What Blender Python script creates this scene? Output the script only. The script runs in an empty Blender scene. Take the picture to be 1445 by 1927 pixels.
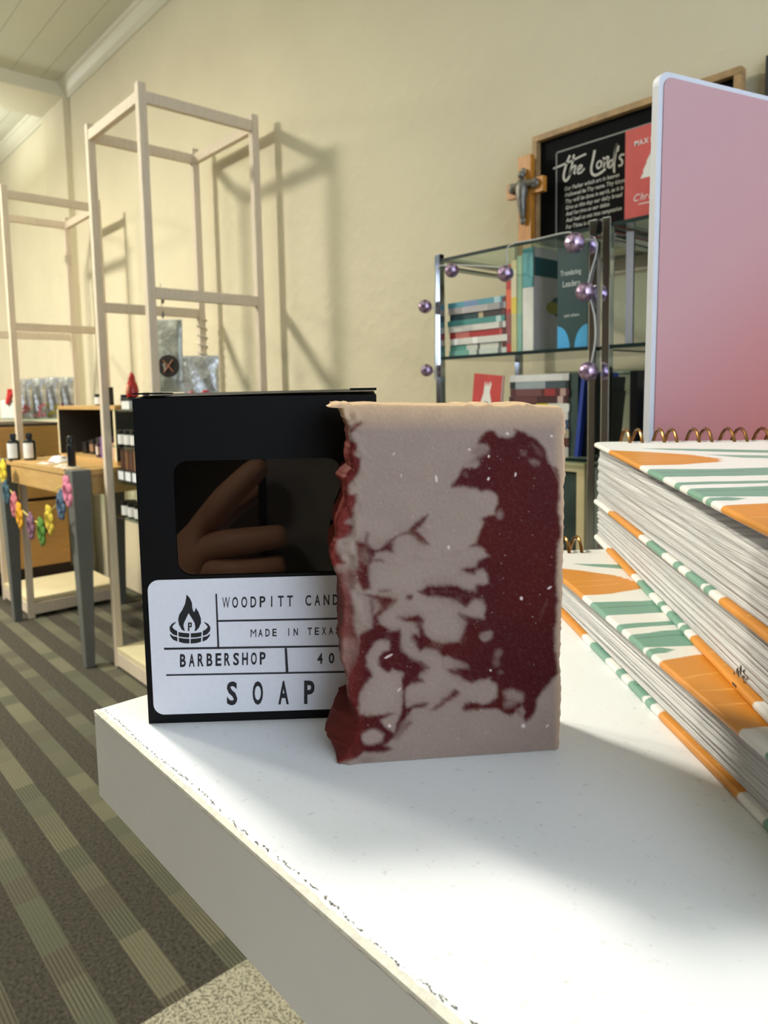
import bpy, bmesh, math, random
import numpy as np
from mathutils import Vector, Matrix, Euler
from mathutils.geometry import tessellate_polygon

random.seed(7)
C = bpy.context.scene.collection
SC = bpy.context.scene

# ---------------------------------------------------------------- camera
F, PX, PY = 1340.0, 722.5, 871.36          # focal length and principal point in pixels of the 1445x1927 photograph
PITCH, ROLL, YAW = math.radians(5.442), math.radians(-1.062), math.radians(48.45)
CAM_H = 0.97
_cp, _sp, _cr, _sr = math.cos(PITCH), math.sin(PITCH), math.cos(ROLL), math.sin(ROLL)
_R = np.array([[_cr, -_sr, 0], [_sr, _cr, 0], [0, 0, 1]]) @ np.array([[1, 0, 0], [0, _cp, -_sp], [0, _sp, _cp]])
_cy, _sy = math.cos(YAW), math.sin(YAW)
ORG = np.array([0, 0, CAM_H])


def level_to_world(v):
    return np.array([v[0] * _cy - v[2] * _sy, v[0] * _sy + v[2] * _cy, -v[1]])


def ray(px, py):
    return level_to_world(_R.T @ np.array([(px - PX) / F, (py - PY) / F, 1.0]))


def at_z(px, py, z):
    d = ray(px, py); return ORG + d * ((z - CAM_H) / d[2])


def at_y(px, py, y):
    d = ray(px, py); return ORG + d * (y / d[1])


def at_x(px, py, x):
    d = ray(px, py); return ORG + d * (x / d[0])


def at_depth(px, py, t):
    return ORG + ray(px, py) * t


def on_plane(px, py, p, n):
    d = ray(px, py); return ORG + d * (np.dot(np.array(p) - ORG, n) / np.dot(d, n))


cam_d = bpy.data.cameras.new('camera')
cam = bpy.data.objects.new('camera', cam_d)
C.objects.link(cam)
rt, up, fw = [level_to_world(_R.T @ np.array(v, float)) for v in ((1, 0, 0), (0, -1, 0), (0, 0, 1))]
m = Matrix((rt, up, -fw)).transposed().to_4x4()
m.translation = Vector(ORG)
cam.matrix_world = m
cam_d.sensor_fit = 'VERTICAL'
cam_d.sensor_height = 24.0
cam_d.lens = F / 1927 * 24.0
cam_d.shift_y = (PY - 963.5) / 1927
cam_d.shift_x = 0.0
cam_d.clip_start = 0.01
cam_d.clip_end = 100
cam_d.dof.use_dof = True
cam_d.dof.focus_distance = 0.195
cam_d.dof.aperture_fstop = 24
SC.camera = cam

# ---------------------------------------------------------------- world, lights, exposure
W = bpy.data.worlds.new('world'); SC.world = W
W.use_nodes = True
W.node_tree.nodes['Background'].inputs[0].default_value = (0.72, 0.83, 1.0, 1)
W.node_tree.nodes['Background'].inputs[1].default_value = 3.0


def area_light(name, loc, target, sx, sy, power, color, spread=180):
    l = bpy.data.lights.new(name, 'AREA'); l.shape = 'RECTANGLE'; l.size = sx; l.size_y = sy
    l.energy = power; l.color = color
    o = bpy.data.objects.new(name, l); C.objects.link(o)
    o.location = loc
    l.spread = math.radians(spread)
    o.rotation_euler = (Vector(target) - Vector(loc)).to_track_quat('-Z', 'Y').to_euler()
    return o


WARM = (1.0, 0.95, 0.83)
area_light('track_lamp_light', (-1.62, 0.10, 2.52), (-0.10, 0.12, 0.87), 0.22, 0.22, 4.8, WARM, 75)
area_light('lamp_and_fill_light', (-1.75, -1.90, 2.59), (-1.75, -1.90, 0), 0.5, 0.5, 7, WARM)  # added fill that brightens the back wall, not a known fixture
area_light('lamp_and_fill_light', (-3.45, -0.83, 2.59), (-3.45, -0.83, 0), 0.3, 0.3, 84, WARM)
area_light('lamp_and_fill_light', (-5.9, -0.85, 2.59), (-5.9, -0.85, 0), 0.5, 0.3, 56, WARM)
area_light('lamp_and_fill_light', (-4.75, 0.72, 2.30), (-4.75, 0.72, 3), 0.5, 0.3, 7, (0.97, 1.0, 0.95))
area_light('lamp_and_fill_light', (-2.6, -0.3, 2.25), (-2.6, -0.3, 3), 1.6, 0.2, 25, (0.94, 1.0, 0.97))  # added upward fill to lift the dark ceiling
SC.view_settings.view_transform = 'Standard'
SC.view_settings.look = 'None'
SC.view_settings.gamma = 1.0
SC.view_settings.use_curve_mapping = False
SC.view_settings.exposure = 0.60
SC.cycles.max_bounces = 10
SC.cycles.transparent_max_bounces = 16
SC.cycles.caustics_reflective = False
SC.cycles.caustics_refractive = False


# ---------------------------------------------------------------- materials
def lin(c):
    return tuple(((x / 255) / 12.92 if x / 255 <= 0.04045 else ((x / 255 + 0.055) / 1.055) ** 2.4) for x in c)


def new_mat(name):
    mt = bpy.data.materials.new(name); mt.use_nodes = True
    return mt, mt.node_tree.nodes, mt.node_tree.links, mt.node_tree.nodes['Principled BSDF']


def M(name, rgb, rough=0.5, metal=0.0, var=0.06, scale=60.0, bump=0.0, bscale=None, spec=0.5, coat=0.0, stretch=None, detail=4.0):
    """procedural material: base colour with a little noise, optional bump"""
    mt, N, L, B = new_mat(name)
    c = lin(rgb)
    tc = N.new('ShaderNodeTexCoord'); mp = N.new('ShaderNodeMapping')
    L.new(tc.outputs['Object'], mp.inputs[0])
    if stretch: mp.inputs['Scale'].default_value = stretch
    nz = N.new('ShaderNodeTexNoise'); nz.inputs['Scale'].default_value = scale; nz.inputs['Detail'].default_value = detail
    L.new(mp.outputs[0], nz.inputs['Vector'])
    rp = N.new('ShaderNodeValToRGB')
    rp.color_ramp.elements[0].position = 0.3; rp.color_ramp.elements[1].position = 0.7
    rp.color_ramp.elements[0].color = (*[x * (1 - var) for x in c], 1)
    rp.color_ramp.elements[1].color = (*[min(1, x * (1 + var)) for x in c], 1)
    L.new(nz.outputs['Fac'], rp.inputs[0]); L.new(rp.outputs[0], B.inputs['Base Color'])
    B.inputs['Roughness'].default_value = rough; B.inputs['Metallic'].default_value = metal
    B.inputs['Specular IOR Level'].default_value = spec
    B.inputs['Coat Weight'].default_value = coat
    if bump:
        n2 = N.new('ShaderNodeTexNoise'); n2.inputs['Scale'].default_value = bscale or scale; n2.inputs['Detail'].default_value = 5
        L.new(mp.outputs[0], n2.inputs['Vector'])
        bp = N.new('ShaderNodeBump'); bp.inputs['Strength'].default_value = 1.0; bp.inputs['Distance'].default_value = bump
        L.new(n2.outputs['Fac'], bp.inputs['Height']); L.new(bp.outputs[0], B.inputs['Normal'])
    return mt


def attr_mat(name, rough=0.5, sss=0.0, bump=0.0, bscale=400, spec=0.5, coat=0.0):
    """albedo painted per vertex (print, marbling and painted soap glow)"""
    mt, N, L, B = new_mat(name)
    a = N.new('ShaderNodeAttribute'); a.attribute_name = 'Col'
    L.new(a.outputs['Color'], B.inputs['Base Color'])
    B.inputs['Roughness'].default_value = rough; B.inputs['Specular IOR Level'].default_value = spec
    B.inputs['Coat Weight'].default_value = coat
    if sss:
        B.inputs['Subsurface Weight'].default_value = sss
        B.inputs['Subsurface Radius'].default_value = (1.0, 0.6, 0.4)
        B.inputs['Subsurface Scale'].default_value = 0.0025
    if bump:
        tc = N.new('ShaderNodeTexCoord')
        n2 = N.new('ShaderNodeTexNoise'); n2.inputs['Scale'].default_value = bscale; n2.inputs['Detail'].default_value = 4
        L.new(tc.outputs['Object'], n2.inputs['Vector'])
        bp = N.new('ShaderNodeBump'); bp.inputs['Distance'].default_value = bump
        L.new(n2.outputs['Fac'], bp.inputs['Height']); L.new(bp.outputs[0], B.inputs['Normal'])
    return mt


def glass_mat(name, tint=(0.86, 0.93, 0.90), refl=1.0, rough=0.02):
    mt = bpy.data.materials.new(name); mt.use_nodes = True
    N, L = mt.node_tree.nodes, mt.node_tree.links
    N.remove(N['Principled BSDF'])
    tr = N.new('ShaderNodeBsdfTransparent'); tr.inputs[0].default_value = (*tint, 1)
    gl = N.new('ShaderNodeBsdfGlossy'); gl.inputs[0].default_value = (1, 1, 1, 1); gl.inputs['Roughness'].default_value = rough
    fr = N.new('ShaderNodeFresnel')
    ge = N.new('ShaderNodeNewGeometry')
    ma = N.new('ShaderNodeMath'); ma.operation = 'MULTIPLY_ADD'; ma.inputs[1].default_value = 1 / 1.5 - 1.5; ma.inputs[2].default_value = 1.5
    L.new(ge.outputs['Backfacing'], ma.inputs[0]); L.new(ma.outputs[0], fr.inputs[0])
    mu = N.new('ShaderNodeMath'); mu.operation = 'MULTIPLY'; mu.inputs[1].default_value = refl
    mx = N.new('ShaderNodeMixShader')
    L.new(fr.outputs[0], mu.inputs[0]); L.new(mu.outputs[0], mx.inputs[0])
    L.new(tr.outputs[0], mx.inputs[1]); L.new(gl.outputs[0], mx.inputs[2])
    L.new(mx.outputs[0], N['Material Output'].inputs[0])
    return mt


def wall_mat():
    mt = M('wall_plaster', (219, 209, 181), 0.85, var=0.035, scale=3.0, spec=0.25)
    N, L = mt.node_tree.nodes, mt.node_tree.links; B = N['Principled BSDF']
    tc = N.new('ShaderNodeTexCoord')
    n = N.new('ShaderNodeTexNoise'); n.inputs['Scale'].default_value = 38; n.inputs['Detail'].default_value = 6; n.inputs['Roughness'].default_value = 0.6
    v = N.new('ShaderNodeTexVoronoi'); v.inputs['Scale'].default_value = 22
    L.new(tc.outputs['Object'], n.inputs['Vector']); L.new(tc.outputs['Object'], v.inputs['Vector'])
    ad = N.new('ShaderNodeMath'); ad.operation = 'ADD'
    L.new(n.outputs['Fac'], ad.inputs[0]); L.new(v.outputs['Distance'], ad.inputs[1])
    bp = N.new('ShaderNodeBump'); bp.inputs['Distance'].default_value = 0.0035; bp.inputs['Strength'].default_value = 0.45
    L.new(ad.outputs[0], bp.inputs['Height']); L.new(bp.outputs[0], B.inputs['Normal'])
    return mt


def math_node(N, L, op, a, b=None):
    n = N.new('ShaderNodeMath'); n.operation = op
    for i, v in enumerate((a, b)):
        if v is None: continue
        if isinstance(v, (int, float)): n.inputs[i].default_value = v
        else: L.new(v, n.inputs[i])
    return n.outputs[0]


def mix_col(N, L, f, a, b):
    n = N.new('ShaderNodeMix'); n.data_type = 'RGBA'
    for s, v in ((n.inputs[0], f), (n.inputs[6], a), (n.inputs[7], b)):
        if isinstance(v, (int, float)): s.default_value = v
        elif isinstance(v, tuple): s.default_value = (*v, 1)
        else: L.new(v, s)
    return n.outputs[2]


def carpet_mat():
    mt, N, L, B = new_mat('striped_carpet')
    tc = N.new('ShaderNodeTexCoord'); sp = N.new('ShaderNodeSeparateXYZ')
    L.new(tc.outputs['Object'], sp.inputs[0])
    X, Y = sp.outputs[0], sp.outputs[1]
    per = 0.1143
    q = math_node(N, L, 'DIVIDE', math_node(N, L, 'SUBTRACT', Y, 0.309 - 40 * per), per)
    fr = math_node(N, L, 'FRACT', q); row = math_node(N, L, 'FLOOR', q)
    light = math_node(N, L, 'LESS_THAN', fr, 0.42)
    # blocks along each light stripe
    wn = N.new('ShaderNodeTexWhiteNoise'); wn.noise_dimensions = '1D'; L.new(row, wn.inputs['W'])
    xs = math_node(N, L, 'ADD', math_node(N, L, 'DIVIDE', X, 0.085), math_node(N, L, 'MULTIPLY', wn.outputs['Value'], 7.0))
    cell = math_node(N, L, 'FLOOR', xs)
    w2 = N.new('ShaderNodeTexWhiteNoise'); w2.noise_dimensions = '2D'
    cb = N.new('ShaderNodeCombineXYZ'); L.new(cell, cb.inputs[0]); L.new(row, cb.inputs[1]); L.new(cb.outputs[0], w2.inputs['Vector'])
    rib = math_node(N, L, 'LESS_THAN', math_node(N, L, 'FRACT', math_node(N, L, 'MULTIPLY', Y, 1 / 0.0068)), 0.35)
    ribamt = math_node(N, L, 'MULTIPLY', rib, math_node(N, L, 'ADD', math_node(N, L, 'MULTIPLY', w2.outputs['Value'], 0.55), 0.28))
    cr = N.new('ShaderNodeValToRGB'); cr.color_ramp.interpolation = 'CONSTANT'
    e = cr.color_ramp.elements
    e[0].position = 0; e[0].color = (*lin((134, 131, 110)), 1)
    e[1].position = 0.3; e[1].color = (*lin((146, 142, 118)), 1)
    for p, c in ((0.5, (122, 123, 103)), (0.7, (122, 116, 100)), (0.86, (154, 150, 126))):
        k = e.new(p); k.color = (*lin(c), 1)
    L.new(w2.outputs['Color'], cr.inputs[0])
    nz = N.new('ShaderNodeTexNoise'); nz.inputs['Scale'].default_value = 150; nz.inputs['Detail'].default_value = 6; nz.inputs['Roughness'].default_value = 0.75
    L.new(tc.outputs['Object'], nz.inputs['Vector'])
    n2 = N.new('ShaderNodeTexNoise'); n2.inputs['Scale'].default_value = 24; n2.inputs['Detail'].default_value = 3
    L.new(tc.outputs['Object'], n2.inputs['Vector'])
    dk = N.new('ShaderNodeValToRGB'); dk.color_ramp.elements[0].position = 0.35; dk.color_ramp.elements[1].position = 0.68
    dk.color_ramp.elements[0].color = (*lin((42, 40, 35)), 1); dk.color_ramp.elements[1].color = (*lin((112, 106, 95)), 1)
    L.new(nz.outputs['Fac'], dk.inputs[0])
    dk2 = mix_col(N, L, math_node(N, L, 'MULTIPLY', n2.outputs['Fac'], 0.35), dk.outputs[0], lin((84, 80, 68)))
    lt = mix_col(N, L, ribamt, cr.outputs[0], lin((64, 62, 52)))
    lt2 = mix_col(N, L, math_node(N, L, 'MULTIPLY', nz.outputs['Fac'], 0.6), lt, lin((84, 81, 68)))
    col = mix_col(N, L, light, dk2, lt2)
    L.new(col, B.inputs['Base Color'])
    B.inputs['Roughness'].default_value = 0.95; B.inputs['Specular IOR Level'].default_value = 0.1
    bp = N.new('ShaderNodeBump'); bp.inputs['Distance'].default_value = 0.004
    hh = math_node(N, L, 'SUBTRACT', nz.outputs['Fac'], math_node(N, L, 'MULTIPLY', ribamt, math_node(N, L, 'MULTIPLY', light, 0.5)))
    L.new(hh, bp.inputs['Height']); L.new(bp.outputs[0], B.inputs['Normal'])
    return mt


def speckle_mat(name, base, dark, scale, amount, rough=0.5, bump=0.0):
    mt, N, L, B = new_mat(name)
    tc = N.new('ShaderNodeTexCoord')
    nz = N.new('ShaderNodeTexNoise'); nz.inputs['Scale'].default_value = scale; nz.inputs['Detail'].default_value = 3; nz.inputs['Roughness'].default_value = 0.7
    L.new(tc.outputs['Object'], nz.inputs['Vector'])
    rp = N.new('ShaderNodeValToRGB')
    rp.color_ramp.elements[0].position = amount; rp.color_ramp.elements[0].color = (*lin(dark), 1)
    rp.color_ramp.elements[1].position = amount + 0.12; rp.color_ramp.elements[1].color = (*lin(base), 1)
    L.new(nz.outputs['Fac'], rp.inputs[0]); L.new(rp.outputs[0], B.inputs['Base Color'])
    B.inputs['Roughness'].default_value = rough
    if bump:
        bp = N.new('ShaderNodeBump'); bp.inputs['Distance'].default_value = bump
        n3 = N.new('ShaderNodeTexNoise'); n3.inputs['Scale'].default_value = 900; n3.inputs['Detail'].default_value = 3
        L.new(tc.outputs['Object'], n3.inputs['Vector'])
        L.new(n3.outputs['Fac'], bp.inputs['Height']); L.new(bp.outputs[0], B.inputs['Normal'])
    return mt


def pages_mat():
    """stacked paper seen edge on: fine lines that run level along the block"""
    mt, N, L, B = new_mat('page_edges')
    tc = N.new('ShaderNodeTexCoord'); mp = N.new('ShaderNodeMapping')
    mp.inputs['Scale'].default_value = (5, 5, 3000)
    L.new(tc.outputs['Object'], mp.inputs[0])
    nz = N.new('ShaderNodeTexNoise'); nz.inputs['Scale'].default_value = 1.0; nz.inputs['Detail'].default_value = 3; nz.inputs['Distortion'].default_value = 0.3
    L.new(mp.outputs[0], nz.inputs['Vector'])
    rp = N.new('ShaderNodeValToRGB')
    rp.color_ramp.elements[0].position = 0.30; rp.color_ramp.elements[0].color = (*lin((142, 141, 142)), 1)
    rp.color_ramp.elements[1].position = 0.62; rp.color_ramp.elements[1].color = (*lin((208, 207, 206)), 1)
    L.new(nz.outputs['Fac'], rp.inputs[0]); L.new(rp.outputs[0], B.inputs['Base Color'])
    bp = N.new('ShaderNodeBump'); bp.inputs['Distance'].default_value = 0.0006
    L.new(nz.outputs['Fac'], bp.inputs['Height']); L.new(bp.outputs[0], B.inputs['Normal'])
    B.inputs['Roughness'].default_value = 0.8
    return mt


def plank_mat():
    mt = M('ceiling_paint', (204, 204, 184), 0.5, var=0.03, scale=2.0)
    N, L = mt.node_tree.nodes, mt.node_tree.links; B = N['Principled BSDF']
    tc = N.new('ShaderNodeTexCoord'); sp = N.new('ShaderNodeSeparateXYZ'); L.new(tc.outputs['Object'], sp.inputs[0])
    f = math_node(N, L, 'FRACT', math_node(N, L, 'MULTIPLY', sp.outputs[1], 1 / 0.14))
    g = math_node(N, L, 'GREATER_THAN', f, 0.04)
    bp = N.new('ShaderNodeBump'); bp.inputs['Distance'].default_value = 0.006
    old = B.inputs['Base Color'].links[0].from_socket
    L.new(mix_col(N, L, g, lin((178, 178, 158)), old), B.inputs['Base Color'])
    L.new(g, bp.inputs['Height']); L.new(bp.outputs[0], B.inputs['Normal'])
    return mt


WOODPALE = M('whitewashed_wood', (216, 200, 178), 0.6, var=0.07, scale=14, stretch=(12, 12, 1), bump=0.0004, bscale=40)
WHITE = speckle_mat('white_melamine', (228, 230, 231), (205, 205, 202), 420, 0.25, 0.42, 0.00006)
EDGE = M('chipped_edge', (216, 212, 196), 0.8, var=0.12, scale=400, bump=0.0003, bscale=900)
GREYLAM = M('melamine_front', (212, 211, 207), 0.45, var=0.015, scale=80)
CHIP = M('chip_dark', (92, 82, 66), 0.9, var=0.2, scale=800)
BLACKCARD = M('black_card', (9, 9, 10), 0.6, var=0.12, scale=900, spec=0.18, bump=0.00002, bscale=2500)
INK = M('black_ink', (24, 24, 30), 0.6, var=0.1, scale=900)
LABEL = M('white_label_paper', (226, 227, 232), 0.6, var=0.02, scale=700, bump=0.00002, bscale=1800)
FILM = glass_mat('clear_film', (0.55, 0.53, 0.52), 1.25, 0.015)
GLASS = glass_mat('shelf_glass', (0.80, 0.90, 0.86), 1.0, 0.01)
GLASSEDGE = M('glass_edge', (12, 34, 30), 0.35, var=0.1, scale=50, spec=0.25)
CHROME = M('chrome', (205, 210, 215), 0.09, 1.0, var=0.03, scale=20)
SOAP = attr_mat('marbled_soap', 0.62, 0.22, 0.00003, 1500, 0.10)
COVER = attr_mat('printed_cover', 0.38, 0, 0.00001, 3000, 0.5)
PAGES = pages_mat()
BRONZE = M('bronze_wire', (150, 108, 62), 0.22, 1.0, var=0.08, scale=200)
INSIDE = M('cover_lining', (150, 138, 134), 0.8, var=0.04, scale=80)
TABLEGREY = M('grey_painted_wood', (98, 100, 96), 0.6, var=0.05, scale=20, bump=0.0003)
OAK = M('oak_veneer', (190, 153, 94), 0.55, var=0.10, scale=10, stretch=(1, 8, 8))
TAN = M('tan_wood', (176, 132, 72), 0.6, var=0.10, scale=9, stretch=(2, 1, 9))
DARK = M('dark_interior', (44, 44, 42), 0.8, var=0.1, scale=20)
BLACKGLOSS = M('black_plastic', (18, 18, 19), 0.3, var=0.1, scale=60)
WHITEPAPER = M('white_paper', (225, 224, 220), 0.7, var=0.03, scale=60)
CREAM = M('cream_board', (226, 212, 172), 0.6, var=0.03, scale=20)
CROSSWOOD = M('honey_wood', (204, 134, 48), 0.4, var=0.15, scale=18, stretch=(4, 4, 1), coat=0.3)
FRAMEWOOD = M('walnut_frame', (172, 138, 92), 0.55, var=0.25, scale=14, stretch=(3, 3, 3))
PEWTER = M('pewter', (128, 124, 114), 0.4, 0.6, var=0.25, scale=120, bump=0.0008, bscale=200)
PANELBLACK = M('black_panel', (13, 13, 13), 0.75, var=0.1, scale=100, spec=0.12)
CHALK = M('white_lettering', (206, 202, 192), 0.7, var=0.06, scale=200)
CHALKGREY = M('grey_lettering', (150, 148, 142), 0.7, var=0.06, scale=200)
RED = M('red_cover', (206, 72, 66), 0.4, var=0.08, scale=30)
TREEWHITE = M('white_print', (236, 232, 224), 0.6, var=0.03, scale=60)
GLITTER = None
PINK = None


def glitter_mat():
    mt, N, L, B = new_mat('lilac_glitter')
    tc = N.new('ShaderNodeTexCoord')
    v = N.new('ShaderNodeTexVoronoi'); v.inputs['Scale'].default_value = 170
    L.new(tc.outputs['Object'], v.inputs['Vector'])
    rp = N.new('ShaderNodeValToRGB')
    rp.color_ramp.elements[0].color = (*lin((110, 86, 116)), 1); rp.color_ramp.elements[1].color = (*lin((214, 186, 214)), 1)
    sp = N.new('ShaderNodeSeparateColor'); L.new(v.outputs['Color'], sp.inputs[0])
    L.new(sp.outputs[0], rp.inputs[0]); L.new(rp.outputs[0], B.inputs['Base Color'])
    B.inputs['Metallic'].default_value = 0.75; B.inputs['Roughness'].default_value = 0.25
    bp = N.new('ShaderNodeBump'); bp.inputs['Distance'].default_value = 0.004
    L.new(sp.outputs[1], bp.inputs['Height']); L.new(bp.outputs[0], B.inputs['Normal'])
    return mt


GLITTER = glitter_mat()


def pink_mat():
    mt, N, L, B = new_mat('pink_ombre_cover')
    tc = N.new('ShaderNodeTexCoord'); sp = N.new('ShaderNodeSeparateXYZ'); L.new(tc.outputs['Object'], sp.inputs[0])
    rp = N.new('ShaderNodeValToRGB')
    e = rp.color_ramp.elements
    e[0].position = 0.0; e[0].color = (*lin((176, 98, 94)), 1)
    e[1].position = 1.0; e[1].color = (*lin((172, 136, 139)), 1)
    k = e.new(0.45); k.color = (*lin((178, 132, 135)), 1)
    h = math_node(N, L, 'MULTIPLY', sp.outputs[2], 3.4)
    h2 = math_node(N, L, 'SUBTRACT', h, math_node(N, L, 'MULTIPLY', sp.outputs[0], 2.2))
    L.new(h2, rp.inputs[0])
    L.new(rp.outputs[0], B.inputs['Base Color'])
    n2 = N.new('ShaderNodeTexNoise'); n2.inputs['Scale'].default_value = 1600
    L.new(tc.outputs['Object'], n2.inputs['Vector'])
    bp = N.new('ShaderNodeBump'); bp.inputs['Distance'].default_value = 0.00004
    L.new(n2.outputs['Fac'], bp.inputs['Height']); L.new(bp.outputs[0], B.inputs['Normal'])
    B.inputs['Roughness'].default_value = 0.4
    return mt


PINK = pink_mat()
_cm = {}


def CM(rgb, rough=0.45, metal=0.0, spec=0.5):
    k = (tuple(rgb), rough, metal)
    if k not in _cm:
        _cm[k] = M('paint_%02x%02x%02x' % tuple(rgb), rgb, rough, metal, var=0.05, scale=40, spec=spec)
    return _cm[k]


# ---------------------------------------------------------------- mesh building
class MB:
    def __init__(s): s.v = []; s.f = []; s.mi = []; s.cur = 0

    def add(s, verts, faces):
        b = len(s.v); s.v += [tuple(map(float, p)) for p in verts]
        for f in faces: s.f.append([b + i for i in f]); s.mi.append(s.cur)
        return s

    def box(s, x0, x1, y0, y1, z0, z1, mat=None):
        vs = [(x, y, z) for z in (z0, z1) for y in (y0, y1) for x in (x0, x1)]
        if mat is not None: vs = [mat @ Vector(p) for p in vs]
        return s.add(vs, [(0, 2, 3, 1), (4, 5, 7, 6), (0, 1, 5, 4), (2, 6, 7, 3), (0, 4, 6, 2), (1, 3, 7, 5)])

    def prism(s, poly, h0, h1, fn=None):
        """polygon in 2D, extruded from h0 to h1; fn maps (a, b, h) to a point"""
        fn = fn or (lambda a, b, h: (a, b, h))
        n = len(poly)
        vs = [fn(a, b, h0) for a, b in poly] + [fn(a, b, h1) for a, b in poly]
        tris = tessellate_polygon([[Vector((a, b, 0)) for a, b in poly]])
        fs = [tuple(t) for t in tris] + [tuple(n + i for i in reversed(t)) for t in tris]
        fs += [(i, (i + 1) % n, n + (i + 1) % n, n + i) for i in range(n)]
        return s.add(vs, fs)

    def flat(s, poly, fn):
        vs = [fn(a, b) for a, b in poly]
        tris = tessellate_polygon([[Vector((a, b, 0)) for a, b in poly]])
        return s.add(vs, [tuple(t) for t in tris])

    def tube(s, pts, r, n=8, closed=False, rad=None):
        P = [Vector(p) for p in pts]; k = len(P)
        ring = []
        prev = None
        for i in range(k):
            a = P[(i - 1) % k] if (closed or i > 0) else P[i]
            b = P[(i + 1) % k] if (closed or i < k - 1) else P[i]
            t = (b - a).normalized()
            if prev is None:
                u = t.orthogonal().normalized()
            else:
                u = (prev - t * prev.dot(t))
                u = u.normalized() if u.length > 1e-9 else t.orthogonal().normalized()
            prev = u; w = t.cross(u)
            rr = rad[i] if rad else r
            ring.append([P[i] + (u * math.cos(2 * math.pi * j / n) + w * math.sin(2 * math.pi * j / n)) * rr for j in range(n)])
        vs = [p for q in ring for p in q]
        fs = []
        for i in range(k if closed else k - 1):
            i2 = (i + 1) % k
            for j in range(n):
                j2 = (j + 1) % n
                fs.append((i * n + j, i * n + j2, i2 * n + j2, i2 * n + j))
        if not closed:
            fs.append(tuple(reversed(range(n)))); fs.append(tuple((k - 1) * n + j for j in range(n)))
        return s.add(vs, fs)

    def lathe(s, prof, n=24, fn=None):
        """profile of (r, z)"""
        fn = fn or (lambda x, y, z: (x, y, z))
        vs = []; fs = []
        for r, z in prof:
            for j in range(n):
                a = 2 * math.pi * j / n
                vs.append(fn(r * math.cos(a), r * math.sin(a), z))
        for i in range(len(prof) - 1):
            for j in range(n):
                j2 = (j + 1) % n
                fs.append((i * n + j, i * n + j2, (i + 1) * n + j2, (i + 1) * n + j))
        fs.append(tuple(reversed(range(n)))); fs.append(tuple((len(prof) - 1) * n + j for j in range(n)))
        return s.add(vs, fs)

    def ball(s, c, r, nu=20, nv=12, sq=(1, 1, 1)):
        vs = [(c[0], c[1], c[2] - r * sq[2])]
        for i in range(1, nv):
            a = -math.pi / 2 + math.pi * i / nv
            for j in range(nu):
                b = 2 * math.pi * j / nu
                vs.append((c[0] + r * sq[0] * math.cos(a) * math.cos(b), c[1] + r * sq[1] * math.cos(a) * math.sin(b), c[2] + r * sq[2] * math.sin(a)))
        vs.append((c[0], c[1], c[2] + r * sq[2]))
        fs = [(0, 1 + (j + 1) % nu, 1 + j) for j in range(nu)]
        for i in range(nv - 2):
            for j in range(nu):
                j2 = (j + 1) % nu
                fs.append((1 + i * nu + j, 1 + i * nu + j2, 1 + (i + 1) * nu + j2, 1 + (i + 1) * nu + j))
        t = len(vs) - 1
        fs += [(t, 1 + (nv - 2) * nu + j, 1 + (nv - 2) * nu + (j + 1) % nu) for j in range(nu)]
        return s.add(vs, fs)

    def build(s, name, mat, parent=None, smooth=False, bevel=0.0, loc=None):
        me = bpy.data.meshes.new(name)
        me.from_pydata(s.v, [], s.f)
        mats = mat if isinstance(mat, (list, tuple)) else [mat]
        for x in mats: me.materials.append(x)
        if len(mats) > 1: me.polygons.foreach_set('material_index', s.mi)
        bm = bmesh.new(); bm.from_mesh(me)
        bmesh.ops.recalc_face_normals(bm, faces=bm.faces)
        bm.to_mesh(me); bm.free()
        if smooth:
            me.polygons.foreach_set('use_smooth', [True] * len(me.polygons))
            me.set_sharp_from_angle(angle=math.radians(42))
        me.update()
        o = bpy.data.objects.new(name, me); C.objects.link(o)
        if parent is not None: o.parent = parent
        if loc is not None: o.location = loc
        if bevel:
            b = o.modifiers.new('edge_rounding', 'BEVEL'); b.width = bevel; b.segments = 2; b.limit_method = 'ANGLE'
        return o


def tag(o, label=None, cat=None, group=None, kind=None):
    if label: o['label'] = label
    if cat: o['category'] = cat
    if group: o['group'] = group
    if kind: o['kind'] = kind
    return o


def thing(name, label, cat, loc=(0, 0, 0), rz=0.0, group=None, rot=None):
    o = bpy.data.objects.new(name, None); C.objects.link(o)
    o.empty_display_size = 0.05
    o.location = loc; o.rotation_euler = rot or (0, 0, rz)
    return tag(o, label, cat, group)


def struct(o):
    o['kind'] = 'structure'; return o


def rounded_rect(w, h, r, n=6, corners=(1, 1, 1, 1)):
    """outline from (0,0) to (w,h); corners: bl, br, tr, tl"""
    out = []
    for (cx, cy, a0, on, px, py) in ((r, r, 180, corners[0], 0, 0), (w - r, r, 270, corners[1], w, 0), (w - r, h - r, 0, corners[2], w, h), (r, h - r, 90, corners[3], 0, h)):
        if on:
            for i in range(n + 1):
                a = math.radians(a0 + 90 * i / n)
                out.append((cx + r * math.cos(a), cy + r * math.sin(a)))
        else:
            out.append((px, py))
    return out


_glyph = {}


def glyph(ch, offset=0.0, shear=0.0):
    k = (ch, offset, shear)
    if k not in _glyph:
        cu = bpy.data.curves.new('glyph', 'FONT'); cu.body = ch; cu.size = 1.0; cu.offset = offset; cu.shear = shear
        cu.resolution_u = 3
        o = bpy.data.objects.new('glyph', cu); C.objects.link(o)
        dg = bpy.context.evaluated_depsgraph_get(); dg.update()
        me = o.evaluated_get(dg).to_mesh()
        vs = [tuple(v.co[:2]) for v in me.vertices]; fs = [tuple(p.vertices) for p in me.polygons]
        o.evaluated_get(dg).to_mesh_clear()
        bpy.data.objects.remove(o); bpy.data.curves.remove(cu)
        _glyph[k] = (vs, fs)
    return _glyph[k]


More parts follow.
